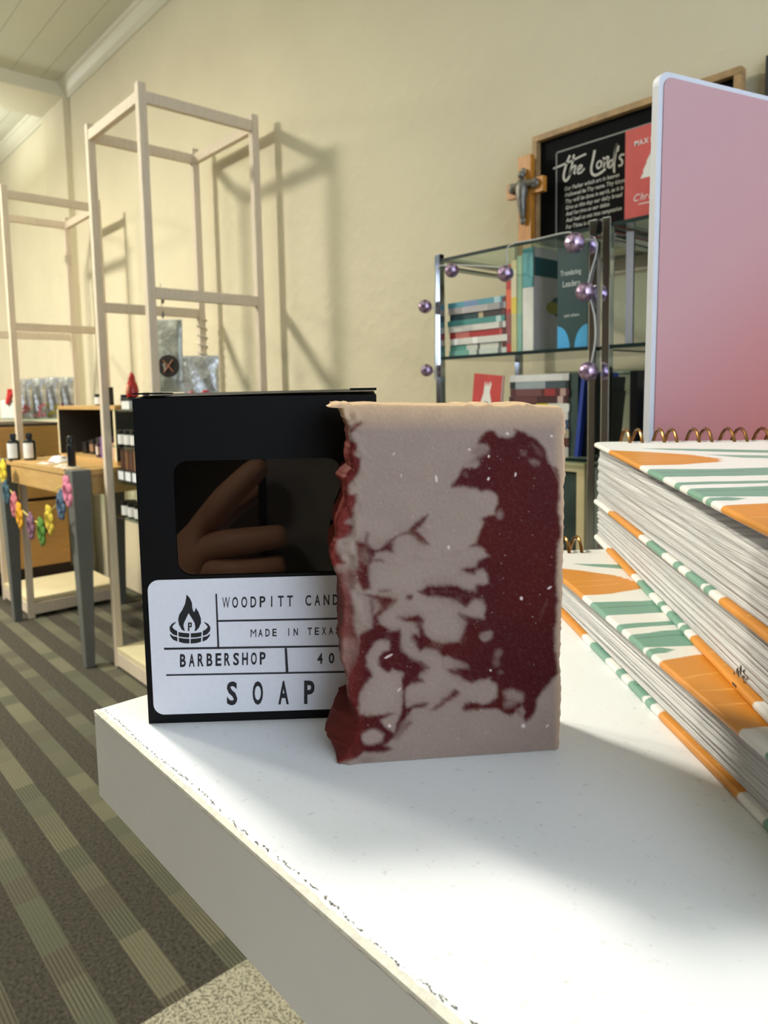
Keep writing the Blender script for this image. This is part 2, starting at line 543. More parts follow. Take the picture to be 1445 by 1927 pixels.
def write_caps(mb, text, quad, wr, fn, offset=0.012, wide=None):
    """evenly pitched capitals inside a quad of corner pairs (tl, tr, br, bl); wr = letter width / cap height"""
    tl, tr, br, bl = [Vector(q) for q in quad]
    W_ = (tr - tl).length; H_ = (bl - tl).length
    lw = wr * H_
    n = len(text)
    pitch = (W_ - lw) / max(1, n - 1)
    for i, ch in enumerate(text):
        if ch == ' ': continue
        vs, fs = glyph(ch, 0.0 if ch in 'MW' else offset)
        xs = [v[0] for v in vs]; ys = [v[1] for v in vs]
        x0, x1, y0, y1 = min(xs), max(xs), min(ys), max(ys)
        w = lw
        if ch == 'I': w = lw * 0.22
        if ch in 'WM': w = lw * 1.3
        cx = (lw / 2 + pitch * i) / W_
        pts = []
        for x, y in vs:
            u = cx + ((x - x0) / max(1e-6, x1 - x0) - 0.5) * w / W_
            t = (y - y0) / max(1e-6, y1 - y0)
            top = tl.lerp(tr, u); bot = bl.lerp(br, u)
            p = bot.lerp(top, t)
            pts.append(fn(p[0], p[1]))
        mb.add(pts, fs)


def write_line(mb, text, x, z, size, fn, offset=0.0, shear=0.0, squeeze=1.0, gap=0.06):
    """plain proportional lettering from (x, z)"""
    for ch in text:
        if ch == ' ':
            x += size * 0.3 * squeeze; continue
        vs, fs = glyph(ch, offset, shear)
        if not vs: continue
        x0 = min(v[0] for v in vs); x1 = max(v[0] for v in vs)
        mb.add([fn(x + (vx - x0) * size * squeeze, z + vy * size) for vx, vy in vs], fs)
        x += (x1 - x0 + gap) * size * squeeze
    return x


def ribbon(mb, pts, w, fn):
    """flat brush stroke through 2D points"""
    n = len(pts)
    L_, R_ = [], []
    for i, p in enumerate(pts):
        a = Vector(pts[max(0, i - 1)]); b = Vector(pts[min(n - 1, i + 1)])
        t = (b - a).normalized(); q = Vector((-t.y, t.x)) * w / 2
        L_.append(Vector(p) + q); R_.append(Vector(p) - q)
    mb.add([fn(*p) for p in L_] + [fn(*p) for p in R_], [(i, i + 1, n + i + 1, n + i) for i in range(n - 1)])


def smooth_path(pts, k=4):
    out = []
    n = len(pts)
    for i in range(n - 1):
        p0, p1, p2, p3 = [np.array(pts[max(0, min(n - 1, j))], float) for j in (i - 1, i, i + 1, i + 2)]
        for j in range(k):
            t = j / k
            out.append(tuple(0.5 * (2 * p1 + (p2 - p0) * t + (2 * p0 - 5 * p1 + 4 * p2 - p3) * t * t + (3 * p1 - p0 - 3 * p2 + p3) * t ** 3)))
    out.append(tuple(pts[-1]))
    return out


# numpy painting of prints
_rs = np.random.RandomState(3)


def vnoise(x, y, cell, seed=0):
    r = np.random.RandomState(seed); g = r.rand(64, 64)
    xi = x / cell; yi = y / cell
    x0 = np.floor(xi).astype(int); y0 = np.floor(yi).astype(int)
    fx = xi - x0; fy = yi - y0
    fx = fx * fx * (3 - 2 * fx); fy = fy * fy * (3 - 2 * fy)
    a = g[x0 % 64, y0 % 64]; b = g[(x0 + 1) % 64, y0 % 64]; c = g[x0 % 64, (y0 + 1) % 64]; d = g[(x0 + 1) % 64, (y0 + 1) % 64]
    return (a * (1 - fx) + b * fx) * (1 - fy) + (c * (1 - fx) + d * fx) * fy


def paint(val, X, Y, poly, target, soft, strength=1.0):
    """blend an array towards target inside a polygon, with a soft rim"""
    P = np.array(poly, float)
    lo = P.min(0) - soft * 2; hi = P.max(0) + soft * 2
    idx = np.where((X > lo[0]) & (X < hi[0]) & (Y > lo[1]) & (Y < hi[1]))[0]
    if len(idx) == 0: return
    x = X[idx]; y = Y[idx]
    ins = np.zeros(len(idx), bool); dm = np.full(len(idx), 1e9)
    n = len(P)
    for i in range(n):
        ax, ay = P[i]; bx, by = P[(i + 1) % n]
        cnd = (ay > y) != (by > y)
        with np.errstate(divide='ignore', invalid='ignore'):
            xx = (bx - ax) * (y - ay) / (by - ay) + ax
        ins ^= cnd & (x < xx)
        dx, dy = bx - ax, by - ay
        t = np.clip(((x - ax) * dx + (y - ay) * dy) / max(1e-12, dx * dx + dy * dy), 0, 1)
        dm = np.minimum(dm, np.hypot(x - ax - t * dx, y - ay - t * dy))
    sd = np.where(ins, dm, -dm)
    k = np.clip(sd / soft * 0.5 + 0.5, 0, 1); k = k * k * (3 - 2 * k) * strength
    if val.ndim == 1: val[idx] += (target - val[idx]) * k
    else: val[idx] += (np.array(target)[None] - val[idx]) * k[:, None]


def ellipse(cx, cy, rx, ry, rot=0, n=20):
    c, s_ = math.cos(rot), math.sin(rot)
    return [(cx + rx * math.cos(a) * c - ry * math.sin(a) * s_, cy + rx * math.cos(a) * s_ + ry * math.sin(a) * c) for a in [2 * math.pi * i / n for i in range(n)]]


def set_col(me, cols):
    at = me.color_attributes.new('Col', 'FLOAT_COLOR', 'POINT')
    a = np.ones((len(me.vertices), 4), np.float32); a[:, :3] = cols
    at.data.foreach_set('color', a.ravel())


# ================================================================ THE ROOM
WALL_Y, CEIL = 1.398, 2.645
X0, X1, Y0 = -7.6, 1.45, -4.2
b = MB(); b.box(X0, -1.028, Y0, WALL_Y, -0.05, 0); struct(b.build('floor', carpet_mat()))
b = MB(); b.box(-1.028, X1, Y0, WALL_Y, -0.05, 0.001)
struct(b.build('floor_tile', speckle_mat('speckled_tile', (186, 180, 158), (104, 98, 82), 230, 0.42, 0.5)))
WALL = wall_mat()
b = MB(); b.box(X0 - 0.1, X1 + 0.1, WALL_Y, WALL_Y + 0.12, 0, CEIL); struct(b.build('wall_back', WALL))
b = MB(); b.box(X0 - 0.12, X0, Y0, WALL_Y, 0, CEIL); struct(b.build('wall_left', WALL))
b = MB()
for a in ((X0, -6.9, 0, CEIL), (-5.3, X1, 0, CEIL), (-6.9, -5.3, 0, 1.25), (-6.9, -5.3, 2.5, CEIL)): b.box(a[0], a[1], Y0 - 0.12, Y0, a[2], a[3])
struct(b.build('wall_front', CM((78, 66, 54), 0.7)))
b = MB()
for a in ((-6.9, -6.84, 1.25, 2.5), (-5.36, -5.3, 1.25, 2.5), (-6.84, -5.36, 1.25, 1.31), (-6.84, -5.36, 2.44, 2.5)): b.box(a[0], a[1], Y0 - 0.1, Y0 - 0.02, a[2], a[3])
struct(b.build('window_2', CM((60, 58, 55), 0.4)))
b = MB()
b.box(X1, X1 + 0.12, Y0, -0.9, 0, CEIL); b.box(X1, X1 + 0.12, 1.1, WALL_Y, 0, CEIL)
b.box(X1, X1 + 0.12, -0.9, 1.1, 0, 0.45); b.box(X1, X1 + 0.12, -0.9, 1.1, 2.5, CEIL)
struct(b.build('wall_right', CM((92, 78, 62), 0.7)))
b = MB()
for y in (-0.9, 0.07, 1.04): b.box(X1 + 0.02, X1 + 0.1, y, y + 0.06, 0.45, 2.5)
b.box(X1 + 0.02, X1 + 0.1, -0.9, 1.1, 0.45, 0.51); b.box(X1 + 0.02, X1 + 0.1, -0.9, 1.1, 2.44, 2.5)
struct(b.build('window_1', CM((60, 58, 55), 0.4)))
PLANK = plank_mat()
b = MB(); b.box(X0 - 0.1, X1 + 0.1, Y0 - 0.1, WALL_Y + 0.1, CEIL, CEIL + 0.1); struct(b.build('ceiling', PLANK))
TRIM = M('trim_paint', (218, 213, 190), 0.4, var=0.02, scale=6)


def crown(x0, x1, name):
    prof = [(0, 2.570), (0.010, 2.572), (0.013, 2.586), (0.022, 2.594), (0.036, 2.616), (0.041, 2.626), (0.049, 2.629), (0.052, 2.645), (0, 2.645)]
    q = MB(); q.prism([(WALL_Y - a, z) for a, z in prof], x0, x1, lambda a, z, h: (h, a, z))
    return struct(q.build(name, TRIM))


crown(-4.06, X1, 'trim_1'); crown(X0, -4.42, 'trim_2')
b = MB(); b.box(-4.42, -4.06, Y0, WALL_Y, 2.575, CEIL); struct(b.build('trim_3', TRIM))
b = MB(); b.box(-4.42, -4.06, WALL_Y - 0.03, WALL_Y, 0, 2.575); struct(b.build('trim_4', WALL))

# ================================================================ THE DISPLAY PLATFORM
ZT = 0.8745
PXL, PYF = -0.2198, 0.0727
t = thing('display_shelf', 'white melamine display shelf with chipped front edge under the soap box and planners', 'shelf', (PXL, PYF, 0))
b = MB(); b.box(0, 0.82, 0.0012, 0.70, ZT - 0.0275, ZT); b.build('shelf_board', WHITE, t, bevel=0.0006)
b = MB(); b.box(0.0004, 0.82, 0.0, 0.0012, ZT - 0.0275, ZT - 0.0014); b.build('front_panel', GREYLAM, t)
# the chipped strip where the edging meets the top
b = MB(); rr = random.Random(4)
n = 260
top = []; low = []
for i in range(n + 1):
    x = 0.0002 + 0.42 * i / n
    fade = max(0.25, 1 - i / n * 0.9)
    top.append((x, 0.0010 + rr.random() * 0.0007, ZT + 0.00012)); low.append((x, -0.00015, ZT - 0.0009 - rr.random() * 0.0003))
mid = [(p[0], -0.00012, ZT - 0.0001) for p in top]
b.add(top + mid + low, [(i, i + 1, n + 2 + i, n + 1 + i) for i in range(n)] + [(n + 1 + i, n + 2 + i, 2 * n + 3 + i, 2 * n + 2 + i) for i in range(n)])
b.build('edge_strip', EDGE, t)
b = MB(); y = 0.0030
k = 0
while k < 330:
    x = 0.001 + 0.0006 * k * rr.uniform(0.95, 1.05)
    if x > 0.2: break
    y = 0.0022 + 0.0004 * math.sin(x * 130)
    l = rr.uniform(0.0003, 0.0010)
    yy = y + rr.uniform(-0.0003, 0.0003)
    b.add([(x, yy, ZT + 0.00008), (x + l, yy + rr.uniform(-3e-4, 3e-4), ZT + 0.00008), (x + l * 0.7, yy + rr.uniform(0.0001, 0.00032), ZT + 0.00008)], [(0, 1, 2)])
    k += 1
b.build('edge_chips', CHIP, t)
b = MB(); b.box(0.30, 0.75, 0.25, 0.60, 0.001, ZT - 0.0275); b.build('pedestal', GREYLAM, t)

# ================================================================ THE SOAP BAR
S0 = at_z(640, 1440, ZT); S1 = at_z(1052, 1411, ZT)
sd = (S1 - S0); sd[2] = 0; sd /= np.linalg.norm(sd)
sn = np.array([sd[1], -sd[0], 0])          # towards the camera
SDEP = 0.021
Lp = [(625, 760.8), (616, 765.6), (621, 767.6), (641.5, 768.3), (648, 786.5), (658, 804.8), (656.5, 815), (658, 829.7), (656, 845), (658, 858), (659.8, 879.6), (648, 899.5), (646.5, 916), (648, 939), (636.5, 964), (629.9, 984), (631.6, 1010), (621.6, 1028), (619.9, 1046), (626.6, 1068), (634.9, 1086), (643, 1124.5), (644.8, 1162.7), (639.9, 1184), (641, 1210), (639.9, 1243), (649.8, 1264.8), (651.5, 1279.8), (654.8, 1313), (666.4, 1341), (671.4, 1352.8), (668, 1370), (663, 1389), (649.8, 1419), (634, 1437.5), (640, 1441)]
Rp = [(1056, 766.6), (1061, 770), (1064, 776.6), (1066, 800), (1063.6, 824.7), (1065, 858), (1065, 899.5), (1061.4, 916), (1063.4, 949), (1062, 993), (1061.5, 1030), (1060.4, 1063), (1060.6, 1100), (1059, 1129.5), (1057.5, 1170), (1056.8, 1220), (1054, 1240), (1056, 1268), (1057.6, 1309.7), (1056, 1351), (1052.6, 1411)]
NU, NV = 300, 450
vv = np.linspace(0, 1, NV)


def edge_curve(P):
    P = np.array(P, float)
    s = (P[:, 1] - P[0, 1]) / (P[-1, 1] - P[0, 1])
    return np.stack([np.interp(vv, s, P[:, 0]), np.interp(vv, s, P[:, 1])], 1)


EL, ER = edge_curve(Lp), edge_curve(Rp)
jit = np.random.RandomState(9)
EL[8:-4, 0] += (vnoise(vv[8:-4] * 1000, vv[8:-4] * 0, 7, 6) - 0.5) * 2.0
ER[8:-4, 0] += (vnoise(vv[8:-4] * 1000, vv[8:-4] * 0, 9, 5) - 0.5) * 2.2
uu = np.linspace(0, 1, NU)
GX = EL[:, None, 0] * (1 - uu)[None] + ER[:, None, 0] * uu[None]
GY = EL[:, None, 1] * (1 - uu)[None] + ER[:, None, 1] * uu[None]
# crumbs along the top edge
crumb = np.zeros(NU)
for cx, h, w in ((884, 3, 8), (920, 4, 9), (975, 4, 14), (994, 6, 8), (1003, 4, 6), (640, 2, 8), (700, 1.5, 20), (655, 2.5, 4)):
    xx = GX[0]; crumb = np.maximum(crumb, h * np.exp(-((xx - cx) / w) ** 2))
GY[0] -= crumb + np.random.RandomState(2).rand(NU) * 0.8
Xf, Yf = GX.ravel(), GY.ravel()
wx = Xf + (vnoise(Xf, Yf, 13, 1) - 0.5) * 4 + (vnoise(Xf, Yf, 5, 11) - 0.5) * 2.2
wy = Yf + (vnoise(Xf, Yf, 13, 2) - 0.5) * 4 + (vnoise(Xf, Yf, 5, 12) - 0.5) * 2.2
red = np.zeros(len(Xf))
BIG = [(850, 917), (862, 894), (870, 881), (895, 880), (901, 873), (886, 868), (896, 862), (908, 856), (918, 846), (916, 836), (898, 834), (899, 829), (910, 818), (921, 809), (929, 811), (938, 821), (956, 824), (966, 820), (972, 812), (969, 807), (989, 814), (1013, 828), (1026, 845), (1030, 860), (1039, 878), (1051, 896), (1053, 916), (1052, 933), (1051, 962), (1054, 973), (1053, 988), (1058, 1002), (1049, 1023), (1048, 1063), (1048, 1129), (1046, 1171), (1042, 1209), (1044, 1217), (1047, 1243), (1050, 1271), (1039, 1278), (1031, 1291), (1019, 1301), (1009, 1318), (1008, 1336), (998, 1351), (989, 1357), (984, 1349), (989, 1340), (981, 1328), (975, 1340), (960, 1346), (946, 1338), (933, 1333), (910, 1335), (890, 1335), (873, 1338), (870, 1333), (876, 1325), (886, 1321), (906, 1327), (920, 1323), (933, 1311), (938, 1299), (934, 1287), (920, 1276), (906, 1280), (890, 1287), (878, 1281), (862, 1271), (847, 1265), (838, 1258), (835, 1240), (829, 1231), (821, 1222), (799, 1220), (791, 1226), (783, 1212), (774, 1201), (778, 1194), (789, 1198), (787, 1184), (782, 1171), (766, 1169), (746, 1161), (766, 1162), (788, 1158), (798, 1167), (794, 1180), (800, 1195), (812, 1207), (840, 1211), (864, 1208), (867, 1201), (872, 1189), (880, 1171), (862, 1154), (890, 1163), (911, 1164), (913, 1140), (905, 1128), (896, 1124), (887, 1133), (880, 1143), (872, 1143), (863, 1130), (857, 1126), (840, 1124), (803, 1121), (786, 1113), (806, 1103), (840, 1101), (860, 1103), (880, 1113), (896, 1113), (898, 1100), (913, 1101), (920, 1096), (916, 1078), (906, 1070), (896, 1073), (893, 1081), (883, 1080), (868, 1073), (880, 1070), (898, 1066), (901, 1055), (921, 1046), (913, 1033), (901, 1029), (883, 1028), (896, 1023), (901, 1005), (910, 983), (908, 974), (933, 968), (930, 962), (938, 944), (936, 931), (923, 923), (906, 925), (895, 918), (873, 916)]
P6 = [(703, 1160), (714, 1170), (725, 1182), (736, 1190), (754, 1186), (755, 1210), (757, 1226), (776, 1242), (794, 1246), (808, 1258), (791, 1266), (788, 1276), (796, 1283), (776, 1285), (766, 1293), (763, 1305), (764, 1320), (766, 1333), (793, 1322), (806, 1323), (799, 1329), (778, 1334), (766, 1346), (758, 1361), (776, 1358), (750, 1384), (740, 1391), (723, 1400), (738, 1409), (716, 1416), (683, 1417), (670, 1426), (650, 1433), (630, 1445), (600, 1445), (600, 1330), (653, 1316), (655, 1270), (668, 1245), (674, 1215), (678, 1196), (690, 1186), (702, 1180)]
RED_AREAS = [(BIG, 1.0, 3), (P6, 1.0, 3),
       ([(679, 792), (682, 796), (670, 806), (662, 814), (655, 812), (659, 803)], 0.85, 3),
       ([(600, 828), (660, 828), (673, 835), (671, 843), (675, 857), (681, 861), (678, 880), (668, 898), (656, 914), (655, 929), (671, 931), (670, 946), (661, 961), (665, 971), (648, 983), (663, 990), (655, 1011), (633, 1018), (631, 1033), (641, 1050), (648, 1060), (634, 1064), (620, 1075), (600, 1070)], 1.0, 3),
       ([(671, 1021), (688, 1023), (706, 1035), (716, 1032), (731, 1018), (744, 1011), (738, 1020), (736, 1033), (740, 1039), (722, 1037), (706, 1041), (703, 1053), (696, 1063), (694, 1086), (698, 1106), (683, 1111), (676, 1096), (671, 1073), (674, 1055), (674, 1035)], 0.95, 3),
       ([(738, 1014), (766, 1000), (777, 988), (795, 974), (806, 967), (797, 985), (783, 998), (795, 1010), (807, 1024), (790, 1021), (778, 1009), (766, 1004)], 0.9, 3),
       ([(690, 1003), (694, 1003), (692, 1024), (686, 1024)], 0.6, 3),
       ([(685, 1119), (700, 1119), (723, 1124), (748, 1128), (736, 1139), (724, 1149), (710, 1160), (714, 1172), (702, 1176), (704, 1158), (716, 1143), (712, 1129), (700, 1124)], 0.95, 3),
       ([(697, 1126), (703, 1126), (703, 1150), (700, 1160), (697, 1150)], 0.6, 3),
       ([(600, 1080), (640, 1075), (650, 1082), (656, 1106), (665, 1143), (667, 1176), (674, 1202), (672, 1240), (655, 1270), (600, 1340)], 0.8, 4),
       ([(812, 1335), (840, 1312), (855, 1298), (865, 1304), (856, 1313), (840, 1321), (820, 1334)], 0.9, 4),
       (ellipse(772, 1124, 6, 5), 0.85, 3), (ellipse(723, 1112, 11, 3, -0.15), 0.55, 3), ([(704, 1050), (722, 1057), (720, 1060), (703, 1055)], 0.6, 2),
       (ellipse(658, 1088, 14, 18), 0.55, 8), (ellipse(687, 1048, 8, 14), 0.5, 6),
       (ellipse(757, 1372, 24, 6, -0.9), 0.35, 6)]
CRM = [([(708, 1207), (723, 1203), (733, 1206), (734, 1222), (721, 1227), (713, 1237), (714, 1253), (723, 1263), (733, 1265), (738, 1258), (746, 1263), (759, 1267), (754, 1280), (759, 1303), (758, 1323), (753, 1343), (746, 1364), (740, 1378), (731, 1373), (716, 1358), (724, 1351), (741, 1343), (716, 1346), (690, 1348), (675, 1343), (673, 1333), (678, 1306), (686, 1288), (700, 1276), (698, 1265), (688, 1252), (691, 1232), (698, 1220)], 0.0, 4),
       (ellipse(700, 1387, 22, 15), 0.0, 5), ([(832, 1236), (840, 1233), (857, 1241), (880, 1248), (884, 1256), (865, 1258), (838, 1261)], 0.0, 4),
       (ellipse(903, 848, 15, 12, -0.4), 0.3, 8), (ellipse(886, 872, 16, 6, -0.2), 0.15, 6), (ellipse(1006, 870, 9, 6, 0.4), 0.45, 6), (ellipse(986, 854, 6, 4, 0.5), 0.65, 5),
       (ellipse(1010, 846, 16, 3, 0.75), 0.7, 5), (ellipse(941, 969, 6, 10), 0.4, 5), (ellipse(915, 1197, 13, 9, -0.3), 0.1, 4), (ellipse(968, 1310, 20, 12, 0.2), 0.15, 6),
       (ellipse(958, 1325, 12, 7), 0.35, 6), (ellipse(910, 1301, 24, 21), 0.0, 6), (ellipse(938, 1229, 7, 10, 0.5), 0.45, 6), (ellipse(933, 1247, 6, 9), 0.6, 6), (ellipse(942, 1266, 6, 4), 0.65, 4),
       (ellipse(676, 851, 7, 7), 0.0, 5), (ellipse(876, 893, 6, 6), 0.75, 4), ([(636, 1200), (668, 1205), (674, 1225), (665, 1245), (650, 1264), (632, 1264)], 0.45, 7), (ellipse(637, 1070, 10, 6), 0.3, 5),
       (ellipse(1048, 890, 3, 14, -0.3), 0.75, 3), (ellipse(978, 1340, 5, 8, -0.4), 0.45, 5), (ellipse(1022, 1148, 3, 22, 0.4), 0.88, 4), (ellipse(690, 1430, 16, 5), 0.2, 6)]
for p, v, s_ in RED_AREAS: paint(red, wx, wy, p, v, s_ + 1.5)
for p, v, s_ in CRM: paint(red, wx, wy, p, v, s_)
# smoky haloes where the two pours mixed


def soften(a, k, n):
    a = a.reshape(NV, NU)
    for _ in range(n):
        p = np.pad(a, k, mode='edge')
        c = np.cumsum(np.cumsum(np.pad(p, ((1, 0), (1, 0))), 0), 1)
        w_ = 2 * k + 1
        a = (c[w_:, w_:] - c[:-w_, w_:] - c[w_:, :-w_] + c[:-w_, :-w_]) / w_ ** 2
    return a.ravel()


zone = np.exp(-((Xf - 760) / 110) ** 2 - ((Yf - 1150) / 170) ** 2) + 0.8 * np.exp(-((Xf - 860) / 60) ** 2 - ((Yf - 1200) / 130) ** 2) + 0.6 * np.exp(-((Xf - 660) / 30) ** 2 - ((Yf - 1150) / 160) ** 2)
zone = np.clip(zone, 0, 1)
# hair-thin smears in the pale part
for k in range(26):
    cx = 760 + 140 * math.sin(k * 2.3) + 30; cy = 1000 + 190 * ((k * 0.618) % 1)
    paint(red, wx, wy, ellipse(cx, cy, 26, 1.1, 0.25 * math.sin(k)), 0.3, 4, 0.35 if cx < 890 else 0.0)
halo = soften(red, 7, 2)
qn = vnoise(Xf * 0.9 + Yf * 0.4, (Yf * 0.9 - Xf * 0.4) * 2.4, 34, 81)
q2 = vnoise(Xf * 0.8 + Yf * 0.6, (Yf * 0.8 - Xf * 0.6) * 2.0, 15, 82)
red = soften(red, 1, 1)
red = np.clip(red + zone * halo * (1 - red) * (0.25 + 0.75 * qn) * 0.95 * (0.4 + q2), 0, 1)
red = red - red * zone * np.clip((q2 - 0.5) * 2, 0, 1) * 0.35 * np.clip(1.6 - 1.6 * halo, 0, 1)
cream = np.array(lin((146, 128, 116))); cream2 = np.array(lin((196, 166, 132))); redc = np.array(lin((74, 16, 14))); redd = np.array(lin((64, 12, 15)))
tone = (vnoise(Xf, Yf, 3, 21) - 0.5) * 0.09 + (vnoise(Xf, Yf, 30, 22) - 0.5) * 0.07
top_glow = np.clip((812 - Yf) / 46, 0, 1)[:, None]; rightk = np.clip((Xf - 1040) / 22, 0, 1)[:, None]  # backlight glowing through the top is painted in; right rim also paler
base = cream * (1 - np.maximum(top_glow, rightk * 0.7)) + cream2 * np.maximum(top_glow, rightk * 0.7)
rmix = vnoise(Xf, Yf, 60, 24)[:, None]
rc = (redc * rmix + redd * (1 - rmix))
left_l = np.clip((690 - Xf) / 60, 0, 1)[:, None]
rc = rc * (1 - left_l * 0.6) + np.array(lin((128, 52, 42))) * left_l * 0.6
r1 = np.clip(red + (vnoise(Xf, Yf, 3, 31) - 0.5) * 0.12 * (red > 0.1), 0, 1)[:, None] ** 0.85
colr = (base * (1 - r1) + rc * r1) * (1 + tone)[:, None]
flake = np.array(lin((206, 186, 178)))
for cx, cy, rx, ry, ro in ((821, 901, 2.5, 7, -0.15), (731, 1235, 9, 2, -0.5), (981, 1126, 3, 3.5, 0), (1034, 1106, 5, 2, -0.6), (984.5, 1366, 4, 4, 0.4), (883, 846, 3, 2.4, 0), (954.6, 816, 3, 2.4, 0), (1037.6, 820.6, 2.6, 2.6, 0), (919.7, 858.8, 1.8, 3, 0.3), (970, 893, 1.8, 4, 0.2), (923, 1261.5, 2, 2, 0), (733, 1366, 3, 3, 0), (751, 1298, 5, 1.6, -0.8), (844, 1030, 2.4, 4, 0), (919, 901, 2.2, 3.4, 0.4), (1030, 1366, 4, 1.6, -0.7), (741, 854, 3.5, 1.2, -0.9), (755, 895, 1, 3, 0)):
    paint(colr, Xf, Yf, ellipse(cx, cy, rx, ry, ro, 10), tuple(flake), 1.2)
rf = np.random.RandomState(12)
for k in range(170):
    cx, cy = rf.uniform(650, 1050), rf.uniform(785, 1425); r_ = rf.uniform(0.5, 1.3)
    paint(colr, Xf, Yf, ellipse(cx, cy, r_, r_, 0, 8), tuple(flake), 1.3, 0.20 + 0.22 * rf.rand())
# geometry of the cut face: nearly flat, edges rolled a little, left rim lumpy
FACE = np.array([on_plane(x, y, S0, sn) for x, y in ((600, 750), (1080, 750), (600, 1450), (1080, 1450))])


def soap_pts(px, py):
    out = np.empty((len(px), 3))
    M3 = np.array([rt * (1 / F), -up * (1 / F)])
    d = np.stack([ray(a, b_) for a, b_ in zip(px, py)]) if len(px) < 3000 else (fw[None] + ((px - PX) / F)[:, None] * rt[None] - ((py - PY) / F)[:, None] * up[None])
    tt = np.dot(S0 - ORG, sn) / (d @ sn)
    return ORG[None] + d * tt[:, None]


P3 = soap_pts(Xf.copy(), Yf.copy())
du = np.minimum(np.abs(Xf - np.repeat(EL[:, 0], NU)), np.abs(np.repeat(ER[:, 0], NU) - Xf)); dv = np.abs(Yf - np.tile(GY[0], NV))
roll_ = np.clip(1 - np.minimum(du, dv) / 7.0, 0, 1) ** 2 * 0.0007
lump = (vnoise(Xf, Yf, 14, 41) - 0.5) * np.clip((690 - Xf) / 40, 0, 1) * 0.0012
fl = (vnoise(Xf, Yf, 5, 42) - 0.5) * 0.00006
P3 = P3 - sn[None] * (roll_ - lump - fl)[:, None]
P3[:, 2] = np.maximum(P3[:, 2], ZT + 0.0001)
# boundary loop: left (down), bottom, right (up), top
idx = np.arange(NU * NV).reshape(NV, NU)
loop = np.concatenate([idx[:, 0], idx[-1, 1:], idx[::-1, -1][1:], idx[0, ::-1][1:-1]])
nl = len(loop)
isleft = np.zeros(nl, bool); isleft[:NV] = True
layers = [0.06, 0.18, 0.34, 0.52, 0.72, 0.9, 1.0]
yl = Yf[loop]
bulge = np.zeros(nl)
for cy, h, w in ((862, 9, 18), (897, 13, 16), (1140, 6, 24)):
    bulge = np.maximum(bulge, h * np.exp(-((yl - cy) / w) ** 2))
bulge = np.maximum(bulge, np.interp(yl, [1330, 1348, 1356, 1372, 1398, 1419, 1437, 1441], [0, 10, 42, 45, 48, 28, 3, 0]) + np.where((yl > 1356) & (yl < 1425), 5 * (vnoise(yl, yl * 0, 6, 77) - 0.5), 0))
bulge = np.where(isleft, bulge, 0)
bulge[(yl < 772)] = 0
mpp = (0.185 / F)
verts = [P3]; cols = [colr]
mid_t = np.array([0.5, 0.5])
for li, d in enumerate(layers):
    prof = math.sin(min(1, d / 0.42) * math.pi / 2) * (1 - max(0, d - 0.42) * 0.6)
    nb = vnoise(yl * 1.0 + 20 * li, np.full(nl, d * 60.0), 14, 50) - 0.62
    off = (bulge * prof + np.where(isleft & (yl > 775), nb * 4.5 * min(1, d * 4), 0)) * mpp
    Q = P3[loop] - sn[None] * (d * SDEP) - sd[None] * off[:, None]
    # the rim rolls out a little on the clean sides
    edge = np.where(isleft, 0, 0.0005 * math.sin(min(1, d * 3) * math.pi / 2))
    cen = P3.mean(0)
    rad = Q - cen; rad -= np.outer(rad @ sn, sn); rad /= np.linalg.norm(rad, axis=1)[:, None]
    Q = Q + rad * edge[:, None]
    Q[:, 2] = np.maximum(Q[:, 2], ZT + 0.0001)
    verts.append(Q)
    cc = colr[loop].copy()
    brown = np.array(lin((92, 34, 26)))
    lk = np.where(isleft & (yl > 790), 0.85, 0)[:, None]
    cc = cc * (1 - lk) + brown * lk
    ck = np.where(~isleft, 0.9, 0)[:, None]
    cc = cc * (1 - ck) + cream2 * ck
    cc *= (0.85 + 0.3 * vnoise(yl, np.full(nl, d * 200.0), 7, 60))[:, None]
    cols.append(cc)
V = np.concatenate(verts); CO = np.concatenate(cols)
faces = np.stack([idx[:-1, :-1], idx[1:, :-1], idx[1:, 1:], idx[:-1, 1:]], -1).reshape(-1, 4)
fl_ = [faces]
prev = loop; off0 = NU * NV
for li in range(len(layers)):
    cur = off0 + li * nl + np.arange(nl)
    fl_.append(np.stack([prev, np.roll(prev, -1), np.roll(cur, -1), cur], -1)[:, ::-1])
    prev = cur
fl_ = np.concatenate(fl_)
soap = thing('soap_bar', 'marbled cream and dark red soap bar standing in front of the black box', 'soap', (float(S0[0]), float(S0[1]), ZT))
me = bpy.data.meshes.new('soap_body')
Vl = V - np.array([S0[0], S0[1], ZT])
me.from_pydata([tuple(p) for p in Vl.tolist()], [], [tuple(q) for q in fl_.tolist()] + [tuple(reversed(prev.tolist()))])
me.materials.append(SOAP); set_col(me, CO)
me.polygons.foreach_set('use_smooth', [True] * len(me.polygons))
bm = bmesh.new(); bm.from_mesh(me); bmesh.ops.recalc_face_normals(bm, faces=bm.faces); bm.to_mesh(me); bm.free()
me.set_sharp_from_angle(angle=math.radians(50)); me.update()
o = bpy.data.objects.new('soap_body', me); C.objects.link(o); o.parent = soap

# ================================================================ THE BLACK SOAP BOX
B0 = at_z(280, 1362, ZT); B1 = at_z(645, 1350, ZT)
bd = B1 - B0; bd[2] = 0; bd /= np.linalg.norm(bd)
bn = np.array([bd[1], -bd[0], 0])
BW, BH, BD = 0.0692, 0.0958, 0.0275
box = thing('soap_box', 'black card soap box with window and white printed label standing behind the soap bar', 'box', (float(B0[0]), float(B0[1]), ZT), math.atan2(bd[1], bd[0]))


def box_uv(px, py):
    """pixel to the box front: (along, up)"""
    p = on_plane(px, py, B0, bn) - B0
    return (float(p @ bd), float(p[2]) + 0.0)


def bfn(h):
    return lambda px, py: (lambda u: (u[0], -h, u[1]))(box_uv(px, py))


